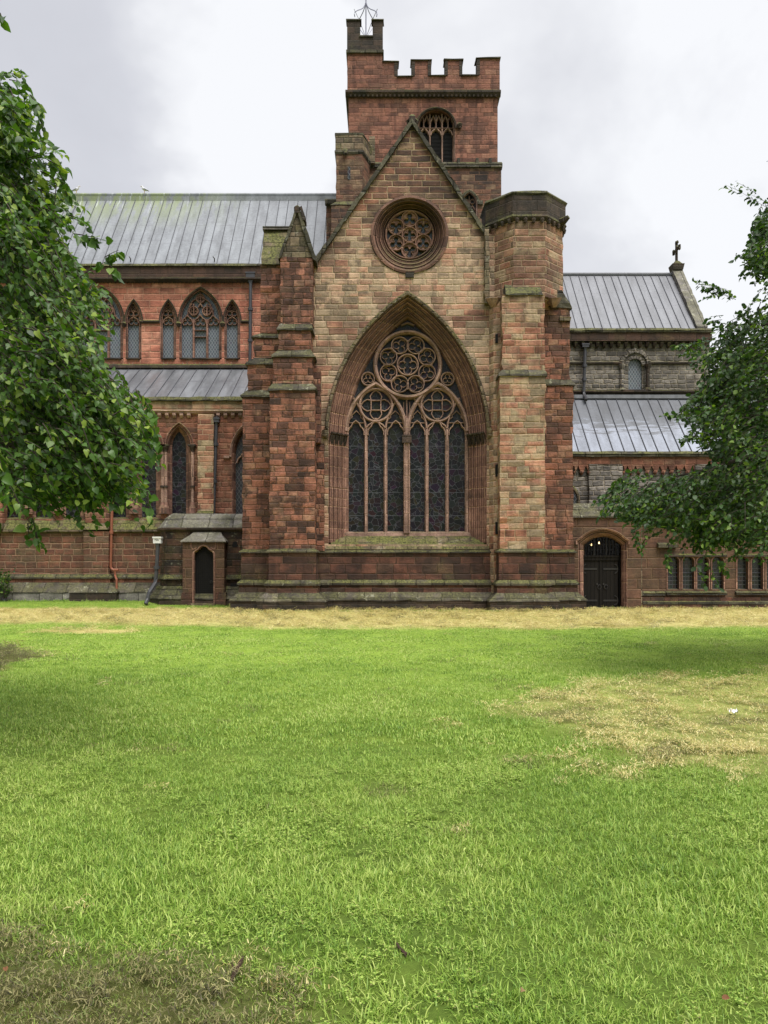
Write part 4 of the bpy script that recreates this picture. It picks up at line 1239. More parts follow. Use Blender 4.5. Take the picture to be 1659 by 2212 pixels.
def pipe(name, pts, r_, mat, hopper=None, collars=(), label=None, box=None):
    mb = MB(); mb.tube(pts, r_, 9)
    for c in collars: 
        c = Vector(c); mb.tube([c + Vector((0, 0, -.07)), c + Vector((0, 0, .07))], r_ * 1.55, 9)
    o = part(name, mb, mat, CH, label, smooth=False)
    if hopper:
        (l, r2, t, b_, y) = hopper; mb = MB()
        zt_, zb_ = Z(t, y), Z(b_, y); zm = zt_ - (zt_ - zb_) * .52
        mb.fr((X((l + r2) / 2 - 2.2, y), X((l + r2) / 2 + 2.2, y), y - .07, y + .07), zb_, (X(l + 4, y), X(r2 - 4, y), y - .10, y + .10), zm)
        part('hopper_neck', mb, mat, o)
        mb = MB(); mb.box(X(l, y), X(r2, y), y - .14, y + .14, zm, zt_)
        mb.box(X(l, y) - .025, X(r2, y) + .025, y - .165, y + .165, zt_ - .05, zt_ + .02)
        part('hopper', mb, box or mat, o)
    return o


yq = YC - .18
pipe('drainpipe', [P(541.5, 610, yq), P(540, 790, yq)], .085, 'iron', (532, 551, 590, 616, yq), [P(541, 668, yq), P(540.5, 736, yq)])

# ---- choir aisle (left, lower)
ze, zr_ = Z(858, 38.4), Z(797, 42.5)
ar = roof('roof', 'lead_low', -25, X(600, 40), (38.55, ze - .05), (42.55, zr_), .59, 'low lead roof of the side aisle under the pink wall', off=.1)
mb = MB()
def ag(o): return W([(215 + o, 797), (222 + o, 797), (247 + o, 842), (247 + o, 853), (238 + o, 853)], 39.5)
mb.prism(ag(0), 'y', 39.2, 40.2); part('gablet', mb, 'dark')
AISLE = [387, 322, 257, 158, 93, 28, -70]
mb = MB()
lan = lambda c, d, base=1121: arch(c, 966, 18, 38, d, base, 12)
holes = [W(lan(c, 8), YA) for c in AISLE] + [W(arch(551, 985, 42, 70, 8, 1121), YA)]
mb.wall([(-25, -.3), (X(640, YA), -.3), (X(640, YA), Z(886, YA)), (-25, Z(886, YA))], holes, YA, YA + .7)
aw = part('aisle_wall', mb, 'aisle', label='red stone aisle wall with lancet windows')
mb = MB(); mb.box(-25, X(600, YA), 38.42, 39.0, Z(887, 38.42), Z(864, 38.42)); ap = part('parapet', mb, 'turret')
mb = MB(); mb.fr((-25, X(600, YA), 38.30, 39.0), Z(866, 38.3), (-25, X(600, YA), 38.30, 39), Z(863, 38.3)); mb.fr((-25, X(600, YA), 38.30, 39.0), Z(863, 38.3), (-25, X(600, YA), 38.40, 39), Z(857, 38.4)); part('coping', mb, 'coping', ap)
mb = MB()
mb.prism([(YA, Z(886, YA)), (YA - .16, Z(887, YA)), (YA - .2, Z(889.5, YA)), (YA - .12, Z(891.5, YA)), (YA - .12, Z(893, YA)), (YA, Z(895, YA))], 'x', -25, X(600, YA)); part('string_course', mb, 'mould_pink', aw)
mb = MB(); k = 0
xk = X(330, YA)
while xk < X(560, YA):
    if not (X(424, YA) < xk < X(462, YA)):
        mb.prism([(YA, Z(893, YA)), (YA - .15, Z(893, YA)), (YA - .15, Z(898, YA)), (YA - .05, Z(903, YA)), (YA, Z(903, YA))], 'x', xk - .08, xk + .08)
    xk += .34 if True else 0
part('corbel_table', mb, 'mould_pink', aw)
for c in AISLE:
    mb = MB(); sweep(mb, lambda d: lan(c, d), [(8, 0), (7, .0), (6, .08), (5, .04), (3.5, .12), (2.5, .22), (1, .3), (-3, .42)], YA)
    o = part('lancet_window', mb, 'mould', CH)
    pane('glass', arch(c, 966, 18, 38, -2, 1121, 12), YA, YA + .44, o, M['stained'])
    mb = MB(); sweep(mb, lambda d: arch(c, 966, 18, 38, d, 968, 12), [(10, .01), (10, -.06), (12.5, -.12), (14, -.08), (14, .01)], YA); part('hood_mould', mb, 'mould', o)
    for sx in (-1, 1):
        xs = c + sx * 29
        mb = MB(); mb.tube([P(xs, 1085, YA - .1), P(xs, 975, YA - .1)], .07, 8)
        part('shaft', mb, 'mould_pink', o)
        mb = MB()
        mb.tube([P(xs, 976, YA - .1), P(xs, 972, YA - .1), P(xs, 967, YA - .1), P(xs, 964, YA - .1)], [.08, .09, .15, .17], 8); mb.box(X(xs, YA) - .18, X(xs, YA) + .18, YA - .26, YA + .02, Z(964.5, YA), Z(961, YA))
        part('capital', mb, 'dark', o)
        mb = MB(); mb.tube([P(xs, 1053, YA - .1), P(xs, 1049, YA - .1)], .12, 8); part('shaft_ring', mb, 'dark', o)
        mb = MB(); mb.tube([P(xs, 1110, YA - .1), P(xs, 1096, YA - .1), P(xs, 1092, YA - .1), P(xs, 1085, YA - .1)], [.15, .15, .11, .08], 8); part('shaft_base', mb, 'mould', o)
    mb = MB(); mb.prism([(YA + .45, Z(1116, YA)), (YA - .0, Z(1122, YA)), (YA - .0, Z(1126, YA)), (YA + .45, Z(1126, YA))], 'x', X(c - 22, YA), X(c + 22, YA)); part('sill', mb, 'mossy', o)
# big window half hidden by the side buttress
bgw = lambda d, base=1121: arch(551, 985, 42, 70, d, base, 14)
mb = MB(); sweep(mb, bgw, [(8, 0), (7, 0), (6, .1), (5, .06), (3.5, .14), (2, .3), (0, .4)], YA)
o = part('lattice_window', mb, 'mould')
mb = MB(); sweep(mb, lambda d: arch(551, 985, 42, 70, d, 987), [(9, .01), (9, -.06), (13, -.14), (14, .01)], YA); mb.box(X(484, YA), X(496, YA), YA - .12, YA, Z(990, YA), Z(985, YA)); part('hood_mould', mb, 'mould_pink', o)
pane('glass', bgw(1), YA, YA + .42, o, M['lattice_dark'])
tb = MB()
for mx in (537, 565): tb.bar(W([(mx, 1121), (mx, 940)], YA + .25), .12, YA + .2, YA + .43)
tb.bar(W([(511, 1000), (515, 990), (520, 986), (523, 981), (528, 986), (532, 990), (536, 1000)], YA + .25), .08, YA + .22, YA + .43)
part('tracery', tb, 'mould_pink', o)
# pilaster strips, sills and base of the aisle
for (l, r_, t, b_, yf, ml) in ((427, 461, 893, 1108, 38.12, 'turret'), (184, 236, 893, 1135, 38.1, 'aisle'), (-45, 5, 893, 1135, 38.1, 'aisle')):
    mb = MB(); mb.box(X(l, yf), X(r_, yf), yf, YA + .1, Z(b_, yf), Z(t, yf)); o = part('pilaster', mb, ml, CH)
    mb = MB(); mb.fr((X(l - 4, yf), X(r_ + 2, yf), yf - .28, YA), Z(b_ + 10, yf), (X(l, yf), X(r_, yf), yf - .004, YA), Z(b_ - 6, yf)); part('set_off', mb, 'mossy', o)
gz = .16
mb = MB()
mb.prism([(YA, Z(1124, YA)), (YA - .30, Z(1140, 38.2)), (YA - .42, Z(1144, 38.1)), (YA - .42, Z(1148, 38.1)), (YA - .25, Z(1152, 38.2)), (YA, Z(1152, YA))], 'x', -25, X(430, YA)); part('sill_course', mb, 'mossy', aw)
mb = MB(); mb.box(-25, X(430, YA), 38.26, YA, -.3, Z(1150, 38.3)); al = part('aisle_base', mb, 'aisle_low', label='patched stone base of the aisle wall')
mb = MB(); mb.box(X(182, 38), X(236, 38), 37.9, 38.3, -.3, Z(1148, 38)); part('pilaster', mb, 'aisle_low')
def aplinth(x0, x1, yf):
    mb = MB(); rc = lambda o: (x0 - o, x1 + o, yf - o, YA)
    z = lambda py: Z(py, yf - .2)
    mb.fr(rc(.16), z(1250), rc(.16), z(1247)); mb.fr(rc(.16), z(1247), rc(.0), z(1240)); part('string_course', mb, 'coping', al)
    mb = MB(); mb.fr(rc(.08), -.2, rc(.08), z(1249)); part('plinth', mb, 'aisle', al)
    mb = MB(); mb.fr(rc(.24), z(1263), rc(.10), z(1258)); mb.fr(rc(.55), z(1280), rc(.55), z(1278)); mb.fr(rc(.55), z(1278), rc(.22), z(1262)); part('weathering', mb, 'weather', al)
    mb = MB(); mb.fr(rc(.52), -.3, rc(.52), z(1280)); part('footing', mb, 'slab' if yf > 38.1 else 'dark', al)
aplinth(-25, X(430, 38.26), 38.26); aplinth(X(184, 37.9), X(235, 37.9), 37.9)
yq = YA - .45
pipe('drainpipe', [P(467.5, 900, YA - .2), P(461, 1118, YA - .2)], .085, 'iron', (462, 474, 904, 921, YA - .2), [P(466, 960, YA - .2), P(463.4, 1040, YA - .2)])
pipe('red_drainpipe', [P(248, 930, yq), P(244.5, 1030, yq), P(240.5, 1150, yq), P(239, 1224, yq), P(241, 1229, yq), P(246, 1231.5, yq), P(256, 1231.5, yq - .02)], .062, 'copper', None,
     [P(244, 1046, yq), P(240.4, 1150, yq)], 'red painted drainpipe with an elbow near its foot')
pipe('red_drainpipe', [P(249, 1231, yq - .06), P(248.5, 1243, yq - .06), P(252, 1252, yq - .3), P(251.5, 1297, yq - .35)], .05, 'copper')
pipe('drainpipe', [P(-14, 1150, yq), P(-10, 1262, yq), P(4, 1275, yq - .4), P(6, 1292, yq - .6), P(12, 1299, yq - .8)], .1, 'iron')

# ---- low annex with the studded door
YN = 36.4
ann = MB()
xa0, xa1 = X(336, YN), X(560, YN)
cham = .75
def ap_(o, z): return [(xa1, YN - o, z), (xa1, YA, z), (xa0 - o, YA, z), (xa0 - o, YN + cham, z), (xa0 + cham * .55 - o * .3, YN - o, z)]
ann.loft(ap_(0, -.3), ap_(0, Z(1141, YN)))
an = part('annex', ann, 'annex', label='low flat-roofed lean-to with weathered walls')
mb = MB()
zs = Z(1142, YN - .15)
mb.loft(ap_(.0, zs - .12), ap_(.17, zs - .03)); mb.loft(ap_(.17, zs - .03), ap_(.17, zs + .05))
part('cornice', mb, 'dark', an)
mb = MB(); mb.loft(ap_(.14, zs + .05), ap_(-.22, zs + .42)); part('roof_slab', mb, 'slab', an)
mb = MB(); mb.loft(ap_(-.20, zs + .36), ap_(-.20, zs + .47)); mb.loft(ap_(-.20, zs + .47), ap_(-.62, zs + .72)); part('roof_slab', mb, 'slab', an)
mb = MB()
def apb(o, z): return ap_(o, z)
z = lambda py: Z(py, YN - .1)
mb.loft(apb(.14, z(1252)), apb(.14, z(1250))); mb.loft(apb(.14, z(1250)), apb(0, z(1241)))
mb.loft(apb(.12, z(1274)), apb(.2, z(1272))); mb.loft(apb(.2, z(1272)), apb(.1, z(1266)))
part('string_course', mb, 'coping', an)
mb = MB(); mb.loft(apb(.52, z(1294)), apb(.52, z(1292))); mb.loft(apb(.52, z(1292)), apb(.16, z(1272))); part('weathering', mb, 'weather', an)
mb = MB(); mb.loft(apb(.48, -.3), apb(.48, z(1294))); part('footing', mb, 'dark', an)
# door case
YD = 35.85
dx0, dx1 = 394.5, 484.5
og = [(417, 1304), (417, 1200), (418, 1194), (421, 1190), (425, 1188), (428, 1186), (431, 1182), (435, 1179), (440, 1178), (445, 1179), (449, 1182), (452, 1186), (455, 1188), (459, 1190), (462, 1194), (463, 1200), (463, 1304)]
mb = MB()
mb.wall(W([(dx0, 1325), (dx1, 1325), (dx1, 1170), (dx0, 1170)], YD), [W(og, YD)], YD, YD + .36)
mb.box(X(dx0, YD), X(dx1, YD), YD + .361, YN + .2, Z(1192, YD) + .25, Z(1170, YD))
mb.box(X(dx0, YD), X(416, YD), YD + .361, YN + .2, -.2, Z(1192, YD) + .25); mb.box(X(464, YD), X(dx1, YD), YD + .361, YN + .2, -.2, Z(1192, YD) + .25)
dc = part('door_case', mb, 'porch', label='stone door case with an ogee head on the low annex')
mb = MB(); mb.bar(W([(x, y) for x, y in og], YD), .10, YD - .04, YD + .3)
for sx in (-1, 1): mb.bar(W([(440 + sx * 27, 1172), (440 + sx * 27, 1182), (440 + sx * 23, 1187), (440 + sx * 15, 1183)], YD), .09, YD - .025, YD + .1)
part('moulding', mb, 'mould', dc)
mb = MB()
mb.fr((X(391, YD), X(488.5, YD), YD - .12, YN + .1), Z(1171, YD), (X(391, YD), X(488.5, YD), YD - .12, YN + .1), Z(1168.5, YD))
mb.fr((X(391, YD), X(488.5, YD), YD - .12, YN + .1), Z(1168.5, YD), (X(404, YD), X(478, YD), YD + .3, YN + .1), Z(1157, YD))
mb.fr((X(404, YD), X(478, YD), YD + .26, YN + .1), Z(1158, YD), (X(413, YD), X(472, YD), YD + .5, YN + .1), Z(1148, YD))
part('canopy', mb, 'slab', dc)
mb = MB(); mb.prism(W([(x, y) for x, y in og], YD), 'y', YD + .20, YD + .28); dr = part('studded_door', mb, 'studdoor', label='narrow dark studded door with an ogee head')
mb = MB(); mb.tube([tuple(Vector(P(456, 1257, YD + .17)) + Vector((math.cos(t) * .05, 0, math.sin(t) * .05))) for t in np.linspace(0, 2 * math.pi, 13)], .012, 5); part('ring_handle', mb, 'ironblack', dr)
mb = MB(); mb.box(X(414, YD), X(466, YD), YD - .16, YD + .3, -.2, Z(1303, YD)); part('step', mb, 'mossy', dc)
mb = MB()
for l, r_ in ((dx0 - 2, 414.5), (466, dx1 + 4)): mb.fr((X(l, YD) - .06, X(r_, YD), YD - .1, YN), -.2, (X(l, YD), X(r_, YD), YD - .03, YN), Z(1280, YD))
part('base_block', mb, 'plinth', dc)
mb = MB(); mb.prism(W([(502, 1177), (504, 1171), (508, 1169), (512, 1171), (513, 1177), (513, 1182), (502, 1182)], YN), 'y', YN - .02, YN + .05); part('vent_slit', mb, 'void', an)
mb = MB(); mb.box(X(499, YN), X(512, YN), YN - .12, YN + .02, Z(1271, YN), Z(1260, YN)); part('vent_slit', mb, 'void', an)
yq = YN - .2
pipe('drainpipe', [P(341, 1178, yq), P(339.5, 1210, yq), P(337, 1248, yq), P(334, 1262, yq - .1), P(322, 1280, yq - .5), P(319, 1294, yq - .55), P(315, 1305, yq - .7)], .085, 'iron', (332.5, 349, 1160.5, 1186, yq), [P(338.5, 1226, yq)], box='white',
     label='cast iron drainpipe with a white hopper on the annex corner')
fc = bpy.data.curves.new('hopper_date', 'FONT'); fc.body = 'MA'; fc.size = .13; fc.extrude = .004; fc.align_x = 'CENTER'; fc.align_y = 'CENTER'
fo = bpy.data.objects.new('hopper_date', fc); COL.objects.link(fo)
fo.location = P(338, 1166.5, yq - .18); fo.location.y = yq - .145; fo.rotation_euler = (R(90), 0, 0); fc.materials.append(M['ironblack'])
dg = bpy.context.evaluated_depsgraph_get(); me_ = bpy.data.meshes.new_from_object(fo.evaluated_get(dg)); mw_ = Matrix.Translation(fo.location) @ Matrix.Rotation(R(90), 4, 'X'); me_.transform(mw_)
bpy.data.objects.remove(fo)
ho = bpy.data.objects.new('lettering', me_); COL.objects.link(ho)
hp = [o for o in bpy.data.objects if o.name.startswith('hopper') and not o.name.startswith('hopper_neck')][-1]
ho.parent = hp.parent; ho.matrix_parent_inverse = Matrix.Identity(4)
ho.matrix_parent_inverse = (Matrix.Translation((1.0, 33.0, 0.0)).inverted() @ Matrix.Translation((1.0, 33.0, 0.0)))

# ---- nave (right)
NY = 41.9
ne, nr_ = Z(709, 41.75), Z(594, 45.4)
nxr = X(1469, 45.0)
nr = roof('roof', 'lead_nave', X(1130, 44), X(1500, 42), (41.85, ne), (45.4, nr_), .44, 'short lead roof right of the turret, ending at a cross', off=.15)
mb = MB(); mb.tube([(X(1130, 45), 45.4, nr_ + .02), (X(1466, 45.4), 45.4, nr_ + .02)], .11, 8); part('ridge_roll', mb, 'seam', nr)
gx0, gx1 = X(1466, 45.4), X(1476, 45.4) + .35
mb = MB()
xg0, xg1 = X(1504, 41.8), X(1504, 41.8) + .55
mb.prism([(41.75, ne - .25), (41.75, ne + .12), (45.4, nr_ + .42), (49.0, ne + .12), (49.0, ne - .25)], 'x', xg0, xg1)
gc = part('gable_coping', mb, 'slab', label='pale stone gable coping of the short roof')
mb = MB(); xc = (xg0 + xg1) / 2; yc = 45.4; zc = nr_ + .42
mb.fr((xc - .26, xc + .26, yc - .3, yc + .3), zc - .22, (xc - .33, xc + .33, yc - .34, yc + .34), zc + .1); mb.fr((xc - .26, xc + .26, yc - .26, yc + .26), zc + .1, (xc - .1, xc + .1, yc - .1, yc + .1), zc + .32)
mb.tube([(xc, yc, zc + .3), (xc, yc, zc + 1.42)], [.075, .07], 8)
zk = zc + .95
for dv in (Vector((.06, -.32, .05)), Vector((-.06, .32, -.05)), Vector((0, 0, .42))):
    e_ = Vector((xc, yc, zk)) + dv
    mb.tube([(xc, yc, zk), tuple(e_)], [.07, .08], 7)
    for sg in (-1, 1):
        s2 = Vector((0, 0, .1 * sg)) if abs(dv.z) < .2 else Vector((.02, .1 * sg, 0))
        mb.tube([tuple(e_ - dv * .25), tuple(e_ + s2 - dv * .08), tuple(e_ + s2 * .8 + dv * .12)], [.05, .075, .05], 6)
mb.tube([tuple(Vector((xc, yc, zk)) + Vector((.03 * math.cos(t), .2 * math.cos(t), .2 * math.sin(t)))) for t in np.linspace(0, 2 * math.pi, 17)], .045, 6)
part('stone_cross', mb, 'dark', gc, 'carved stone cross on the gable end')
mb = MB(); mb.prism([(42.1, ne - .05), (45.4, nr_ - .2), (48.8, ne - .05), (48.8, 0), (42.1, 0)], 'x', X(1150, 44), xg0 + .3); part('body', mb, 'grey')
mb = MB(); xr = X(1540, 41.5); xl = X(1190, 41.6)
mb.box(xl, xr, 41.6, 42.0, Z(736, 41.6), Z(713, 41.6)); npar = part('parapet', mb, 'darkred', label='dark parapet under the short roof')
mb = MB(); mb.box(xl, xr + .03, 41.52, 42.0, Z(717, 41.5), Z(713.5, 41.5)); mb.fr((xl, xr + .05, 41.48, 42), Z(713.5, 41.5), (xl, xr, 41.56, 42), Z(708, 41.5)); part('coping', mb, 'coping', npar)
NW = lambda d, base=843: arch(1371.5, 790, 14, 14, d, base, 12)
mb = MB()
mb.wall([(xl, Z(860, NY) - .6), (xr, Z(860, NY) - .6), (xr, Z(735, NY)), (xl, Z(735, NY))], [W(NW(8), NY)], NY, NY + .2)
ncl = part('clerestory_wall', mb, 'grey', label='grey rubble upper wall of the short arm')
mb = MB()
for k in range(40):
    xk = xl + .2 + k * .36
    if xk < xr: mb.tube([(xk, 41.88, Z(752, NY)), (xk, 41.76, Z(748, NY)), (xk, 41.68, Z(741, NY))], [.05, .10, .11], 5)
    if xk < xr - .4: mb.prism(W([], NY) or [(xk + .02, Z(742, NY)), (xk + .34, Z(742, NY)), (xk + .34, Z(737, NY)), (xk + .02, Z(737, NY))], 'y', 41.72, NY)
mb.box(xl, xr, 41.64, NY, Z(738, NY), Z(735, NY))
part('corbel_table', mb, 'dark', ncl)
mb = MB()
for l, r_ in ((1190, 1343), (1400, 1500)):
    mb.prism([(NY, Z(781, NY)), (NY - .12, Z(783, NY)), (NY - .12, Z(786, NY)), (NY, Z(788, NY))], 'x', X(l, NY), X(r_, NY))
mb.prism([(NY, Z(842, NY)), (NY - .2, Z(845, NY)), (NY - .2, Z(848, NY)), (NY, Z(851, NY))], 'x', xl, xr)
part('string_course', mb, 'dark', ncl)
mb = MB(); sweep(mb, NW, [(8, 0), (7, .0), (6.5, .1), (1, .12), (0, .18)], NY)
nw = part('round_window', mb, 'grey', label='round-headed lattice window in the grey wall')
mb = MB()
for k in range(15):
    a0, a1 = 180 * k / 15 + 1, 180 * (k + 1) / 15 - 1
    mb.prism(W(circ(1371.5, 788, 33 + (k % 2) * 1.5, 3, a0, a1) + list(reversed(circ(1371.5, 788, 25, 3, a0, a1))), NY), 'y', NY - .1 - .03 * (k % 2), NY + .02)
for k in range(9):
    a0, a1 = 180 * k / 9 + 1.5, 180 * (k + 1) / 9 - 1.5
    mb.prism(W(circ(1371.5, 790, 22, 3, a0, a1) + list(reversed(circ(1371.5, 790, 15, 3, a0, a1))), NY), 'y', NY - .05, NY + .02)
part('arch_ring', mb, 'grey', nw)
for sx in (-1, 1):
    mb = MB(); xs = 1371.5 + sx * 28
    mb.tube([P(xs, 838, NY - .08), P(xs, 796, NY - .08)], .09, 8); mb.tube([P(xs, 797, NY - .08), P(xs, 787, NY - .08)], [.1, .19], 8); mb.tube([P(xs, 843, NY - .08), P(xs, 837, NY - .08)], [.17, .1], 8)
    part('nook_shaft', mb, 'dark' if sx > 0 else 'grey', nw)
pane('glass', NW(1), NY, NY + .185, nw, M['lattice'])
mb = MB(); mb.box(X(1348, NY), X(1398, NY), NY - .22, NY + .1, Z(848.5, NY), Z(843, NY)); part('sill', mb, 'dark', nw)
yq = NY - .25
pipe('drainpipe', [P(1264, 752, yq), P(1262.5, 800, yq), P(1261, 848, yq), P(1265, 858, yq - .2), P(1266, 864, yq - .4)], .08, 'iron', (1257, 1271, 744, 757, yq), [P(1263, 790, yq), P(1262, 820, yq)])
# nave aisle
za, zb2 = Z(976, 38.3), Z(857, 41.8)
na = roof('roof', 'lead_wet', X(1150, 40), 24, (38.4, za), (41.85, zb2), .525, 'wet shining lead roof low on the right', seam=(.04, .05), off=.3)
mb = MB(); mb.box(X(1190, NY), 24, 41.6, 41.9, zb2 - .12, zb2 + .06); part('flashing', mb, 'lead_nave', na)
mb = MB(); mb.box(X(1150, YA), 24, 38.36, 39, Z(1006, 38.36), Z(983, 38.36)); nap = part('parapet', mb, 'aisle')
mb = MB(); mb.box(X(1150, YA), 24, 38.24, 39, Z(986, 38.24), Z(980, 38.24)); mb.fr((X(1150, YA), 24, 38.2, 39), Z(980, 38.2), (X(1150, YA), 24, 38.3, 39), Z(975, 38.3)); part('coping', mb, 'coping', nap)
mb = MB(); mb.box(X(1150, YA), 24, YA, 39.2, 0, Z(1000, YA)); nwl = part('aisle_wall', mb, 'grey', label='grey rubble wall with arched corbels above the door block')
mb = MB()
def teeth(l, r_, n_):
    st_ = (r_ - l) / n_; pts = [(l, 1003), (r_, 1003)]
    for k in range(n_ - 1, -1, -1):
        x0 = l + k * st_
        pts += [(x0 + st_ * .84, 1020), (x0 + st_ * .68, 1014), (x0 + st_ * .5, 1006), (x0 + st_ * .32, 1014), (x0 + st_ * .16, 1020)] if k % 1 == 0 else []
    mb.prism(W(pts, YA), 'y', 38.37, YA + .02)
    for k in range(n_ + 1):
        x0 = l + k * st_; mb.tube([P(x0, 1026, 38.46), P(x0, 1021, 38.42), P(x0, 1018, 38.42)], [.05, .1, .1], 5)
teeth(1239, 1273, 2); teeth(1345, 1502, 9); teeth(1570, 1720, 9)
part('corbel_table', mb, 'aisle', nwl)
for l, r_ in ((1273, 1345), (1502, 1570)):
    mb = MB(); mb.box(X(l, 38.3), X(r_, 38.3), 38.32, YA, 3, Z(1003, 38.3)); part('pilaster', mb, 'grey', nwl)
for c in (1222, 1420, 1640):
    mb = MB(); mb.bar(W(arch(c, 1080, 24, 30, 3, 1100), YA), .18, YA - .1, YA + .05); part('hood_mould', mb, 'mossy', nwl)
    pane('window_glass', arch(c, 1080, 24, 30, 0, 1100), YA, YA - .03, nwl, M['lattice_dark'])

# ---- door block, right front
YP = 33.6
dd = lambda d, base=1330: segarch(1302, 1179, 39.5, 19, d, base)
mb = MB()
px1 = X(1386, YP)
mb.wall([(X(1200, YP), -.3), (px1, -.3), (px1, Z(1116, YP)), (X(1200, YP), Z(1116, YP))], [W(dd(13), YP)], YP, YP + .5)
po = part('porch_wall', mb, 'porch', label='plain red wall around the double door')
mb = MB()
sweep(mb, dd, [(13, 0), (12, .0), (11, .12), (9, .06), (7.5, .08), (6.5, .2), (4, .22), (2.5, .28), (1.5, .42), (0, .46)], YP)
sweep(mb, lambda d: segarch(1302, 1179, 39.5, 19, d, 1176), [(15, .01), (15, -.08), (18.5, -.12), (19.5, .01)], YP)
dca = part('doorway', mb, 'mould', label='moulded low-arched doorway with a plank double door')
for sx in (-1, 1):
    l, r_ = (1262.5, 1301.2) if sx < 0 else (1302.8, 1341.5)
    mb = MB(); mb.box(X(l, YP), X(r_, YP), YP + .40, YP + .48, .02, Z(1210, YP)); dl = part('door_leaf', mb, 'door', dca)
for sx in (-1, 1):
    l, r_ = (1262.5, 1301.2) if sx < 0 else (1302.8, 1341.5)
    for yy in (1229, 1298):
        mb = MB(); e0, e1 = (l + 1, r_ - 6) if sx < 0 else (r_ - 1, l + 6)
        mb.box(min(X(e0, YP), X(e1, YP)), max(X(e0, YP), X(e1, YP)), YP + .375, YP + .41, Z(yy + 1.8, YP), Z(yy - 1.8, YP))
        hx = (l + 6) if sx < 0 else (r_ - 6)
        cs = [(hx + sx * 8 * math.cos(t) - sx * 3, yy - 10 * math.sin(t)) for t in np.linspace(-1.5, 1.5, 13)]
        mb.bar(W(cs, YP), .05, YP + .37, YP + .41)
        part('strap_hinge', mb, 'ironblack', dca)
    hx = 1302 - sx * -7
    mb = MB(); mb.tube([tuple(Vector(P(hx, 1268, YP + .37)) + Vector((math.cos(t) * .07, 0, math.sin(t) * .09))) for t in np.linspace(0, 2 * math.pi, 15)], .014, 5); mb.box(X(hx, YP) - .03, X(hx, YP) + .03, YP + .36, YP + .41, Z(1264, YP), Z(1260, YP)); part('ring_handle', mb, 'ironblack', dca)
mb = MB(); mb.box(X(1300.8, YP), X(1303.4, YP), YP + .37, YP + .42, .02, Z(1211, YP)); part('meeting_stile', mb, 'door', dca)
mb = MB(); mb.box(X(1262, YP), X(1342, YP), YP + .34, YP + .5, Z(1210, YP), Z(1199, YP)); mb.box(X(1262, YP), X(1342, YP), YP + .30, YP + .4, Z(1203, YP), Z(1200, YP)); part('transom', mb, 'door', dca)
tb = MB()
for k in range(1, 12):
    mx = 1262 + 80 * k / 12; wd = 3.2 if k % 4 == 0 else 1.0
    tb.bar(W([(mx, 1199), (mx, 1160)], YP), wd * YP / F, YP + .39, YP + .45)
for yy in (1176, 1187): tb.bar(W([(1262, yy), (1342, yy)], YP), .9 * YP / F, YP + .395, YP + .45)
part('fanlight_bars', tb, 'ironblack', dca)
pane('fanlight_glass', segarch(1302, 1179, 39.5, 19, 0, 1199), YP, YP + .452, dca, M['clear'], .006)
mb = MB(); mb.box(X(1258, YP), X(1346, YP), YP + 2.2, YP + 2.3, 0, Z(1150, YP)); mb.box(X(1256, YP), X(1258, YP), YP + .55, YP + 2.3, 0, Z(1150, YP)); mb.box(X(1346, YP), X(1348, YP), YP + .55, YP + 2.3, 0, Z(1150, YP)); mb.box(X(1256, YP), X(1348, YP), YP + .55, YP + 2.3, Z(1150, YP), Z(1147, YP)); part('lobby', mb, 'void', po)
mb = MB(); mb.box(X(1252, YP), X(1352, YP), YP - .16, YP + .5, -.2, .05); part('step', mb, 'mossy', dca)
for i, (px_, py_) in enumerate(((1277, 1177), (1294.5, 1173))):
    p_ = Vector(P(px_, py_, YP + 1.2))
    mb = MB(); mb.tube([p_ + Vector((0, 0, -.036)), p_ + Vector((0, 0, -.024)), p_, p_ + Vector((0, 0, .034)), p_ + Vector((0, 0, .055))], [.008, .030, .038, .030, .018], 9)
    lo = thing('hanging_lamp', tuple(p_), ('lit hanging lamp seen through the fanlight, lower and nearer the door jamb' if i == 0 else 'lit hanging lamp seen through the fanlight, higher and nearer its middle'), 'lamp', 'lamps behind the fanlight')
    obj('bulb', mb, M['bulb'], lo)
    mb = MB(); mb.tube([p_ + Vector((0, 0, .055)), (p_.x, p_.y, Z(1150, YP) - .01)], .006, 4); mb.tube([p_ + Vector((0, 0, .05)), p_ + Vector((0, 0, .10))], [.024, .018], 7); obj('cord', mb, M['ironblack'], lo)
# coping of the block
mb = MB()
mb.fr((X(1200, YP), 24, YP - .10, 38.4), Z(1118, 33.5), (X(1200, YP), 24, YP - .10, 38.4), Z(1114, 33.5))
mb.fr((X(1200, YP), 24, YP - .10, 38.4), Z(1114, 33.5), (X(1200, YP), 24, YP + .25, 38.4), Z(1100, 33.9))
mb.fr((X(1200, YP), 24, YP + .18, 38.4), Z(1101, 33.8), (X(1200, YP), 24, YP + .55, 38.4), Z(1087, 34.1))
part('coping', mb, 'weather', po)
mb = MB(); mb.box(X(1200, YP), 24, YP + 2.5, 38.5, 0, Z(1110, YP)); mb.box(px1, 24, YP + .6, YP + 2.45, 0, Z(1112, YP)); part('body', mb, 'porch')
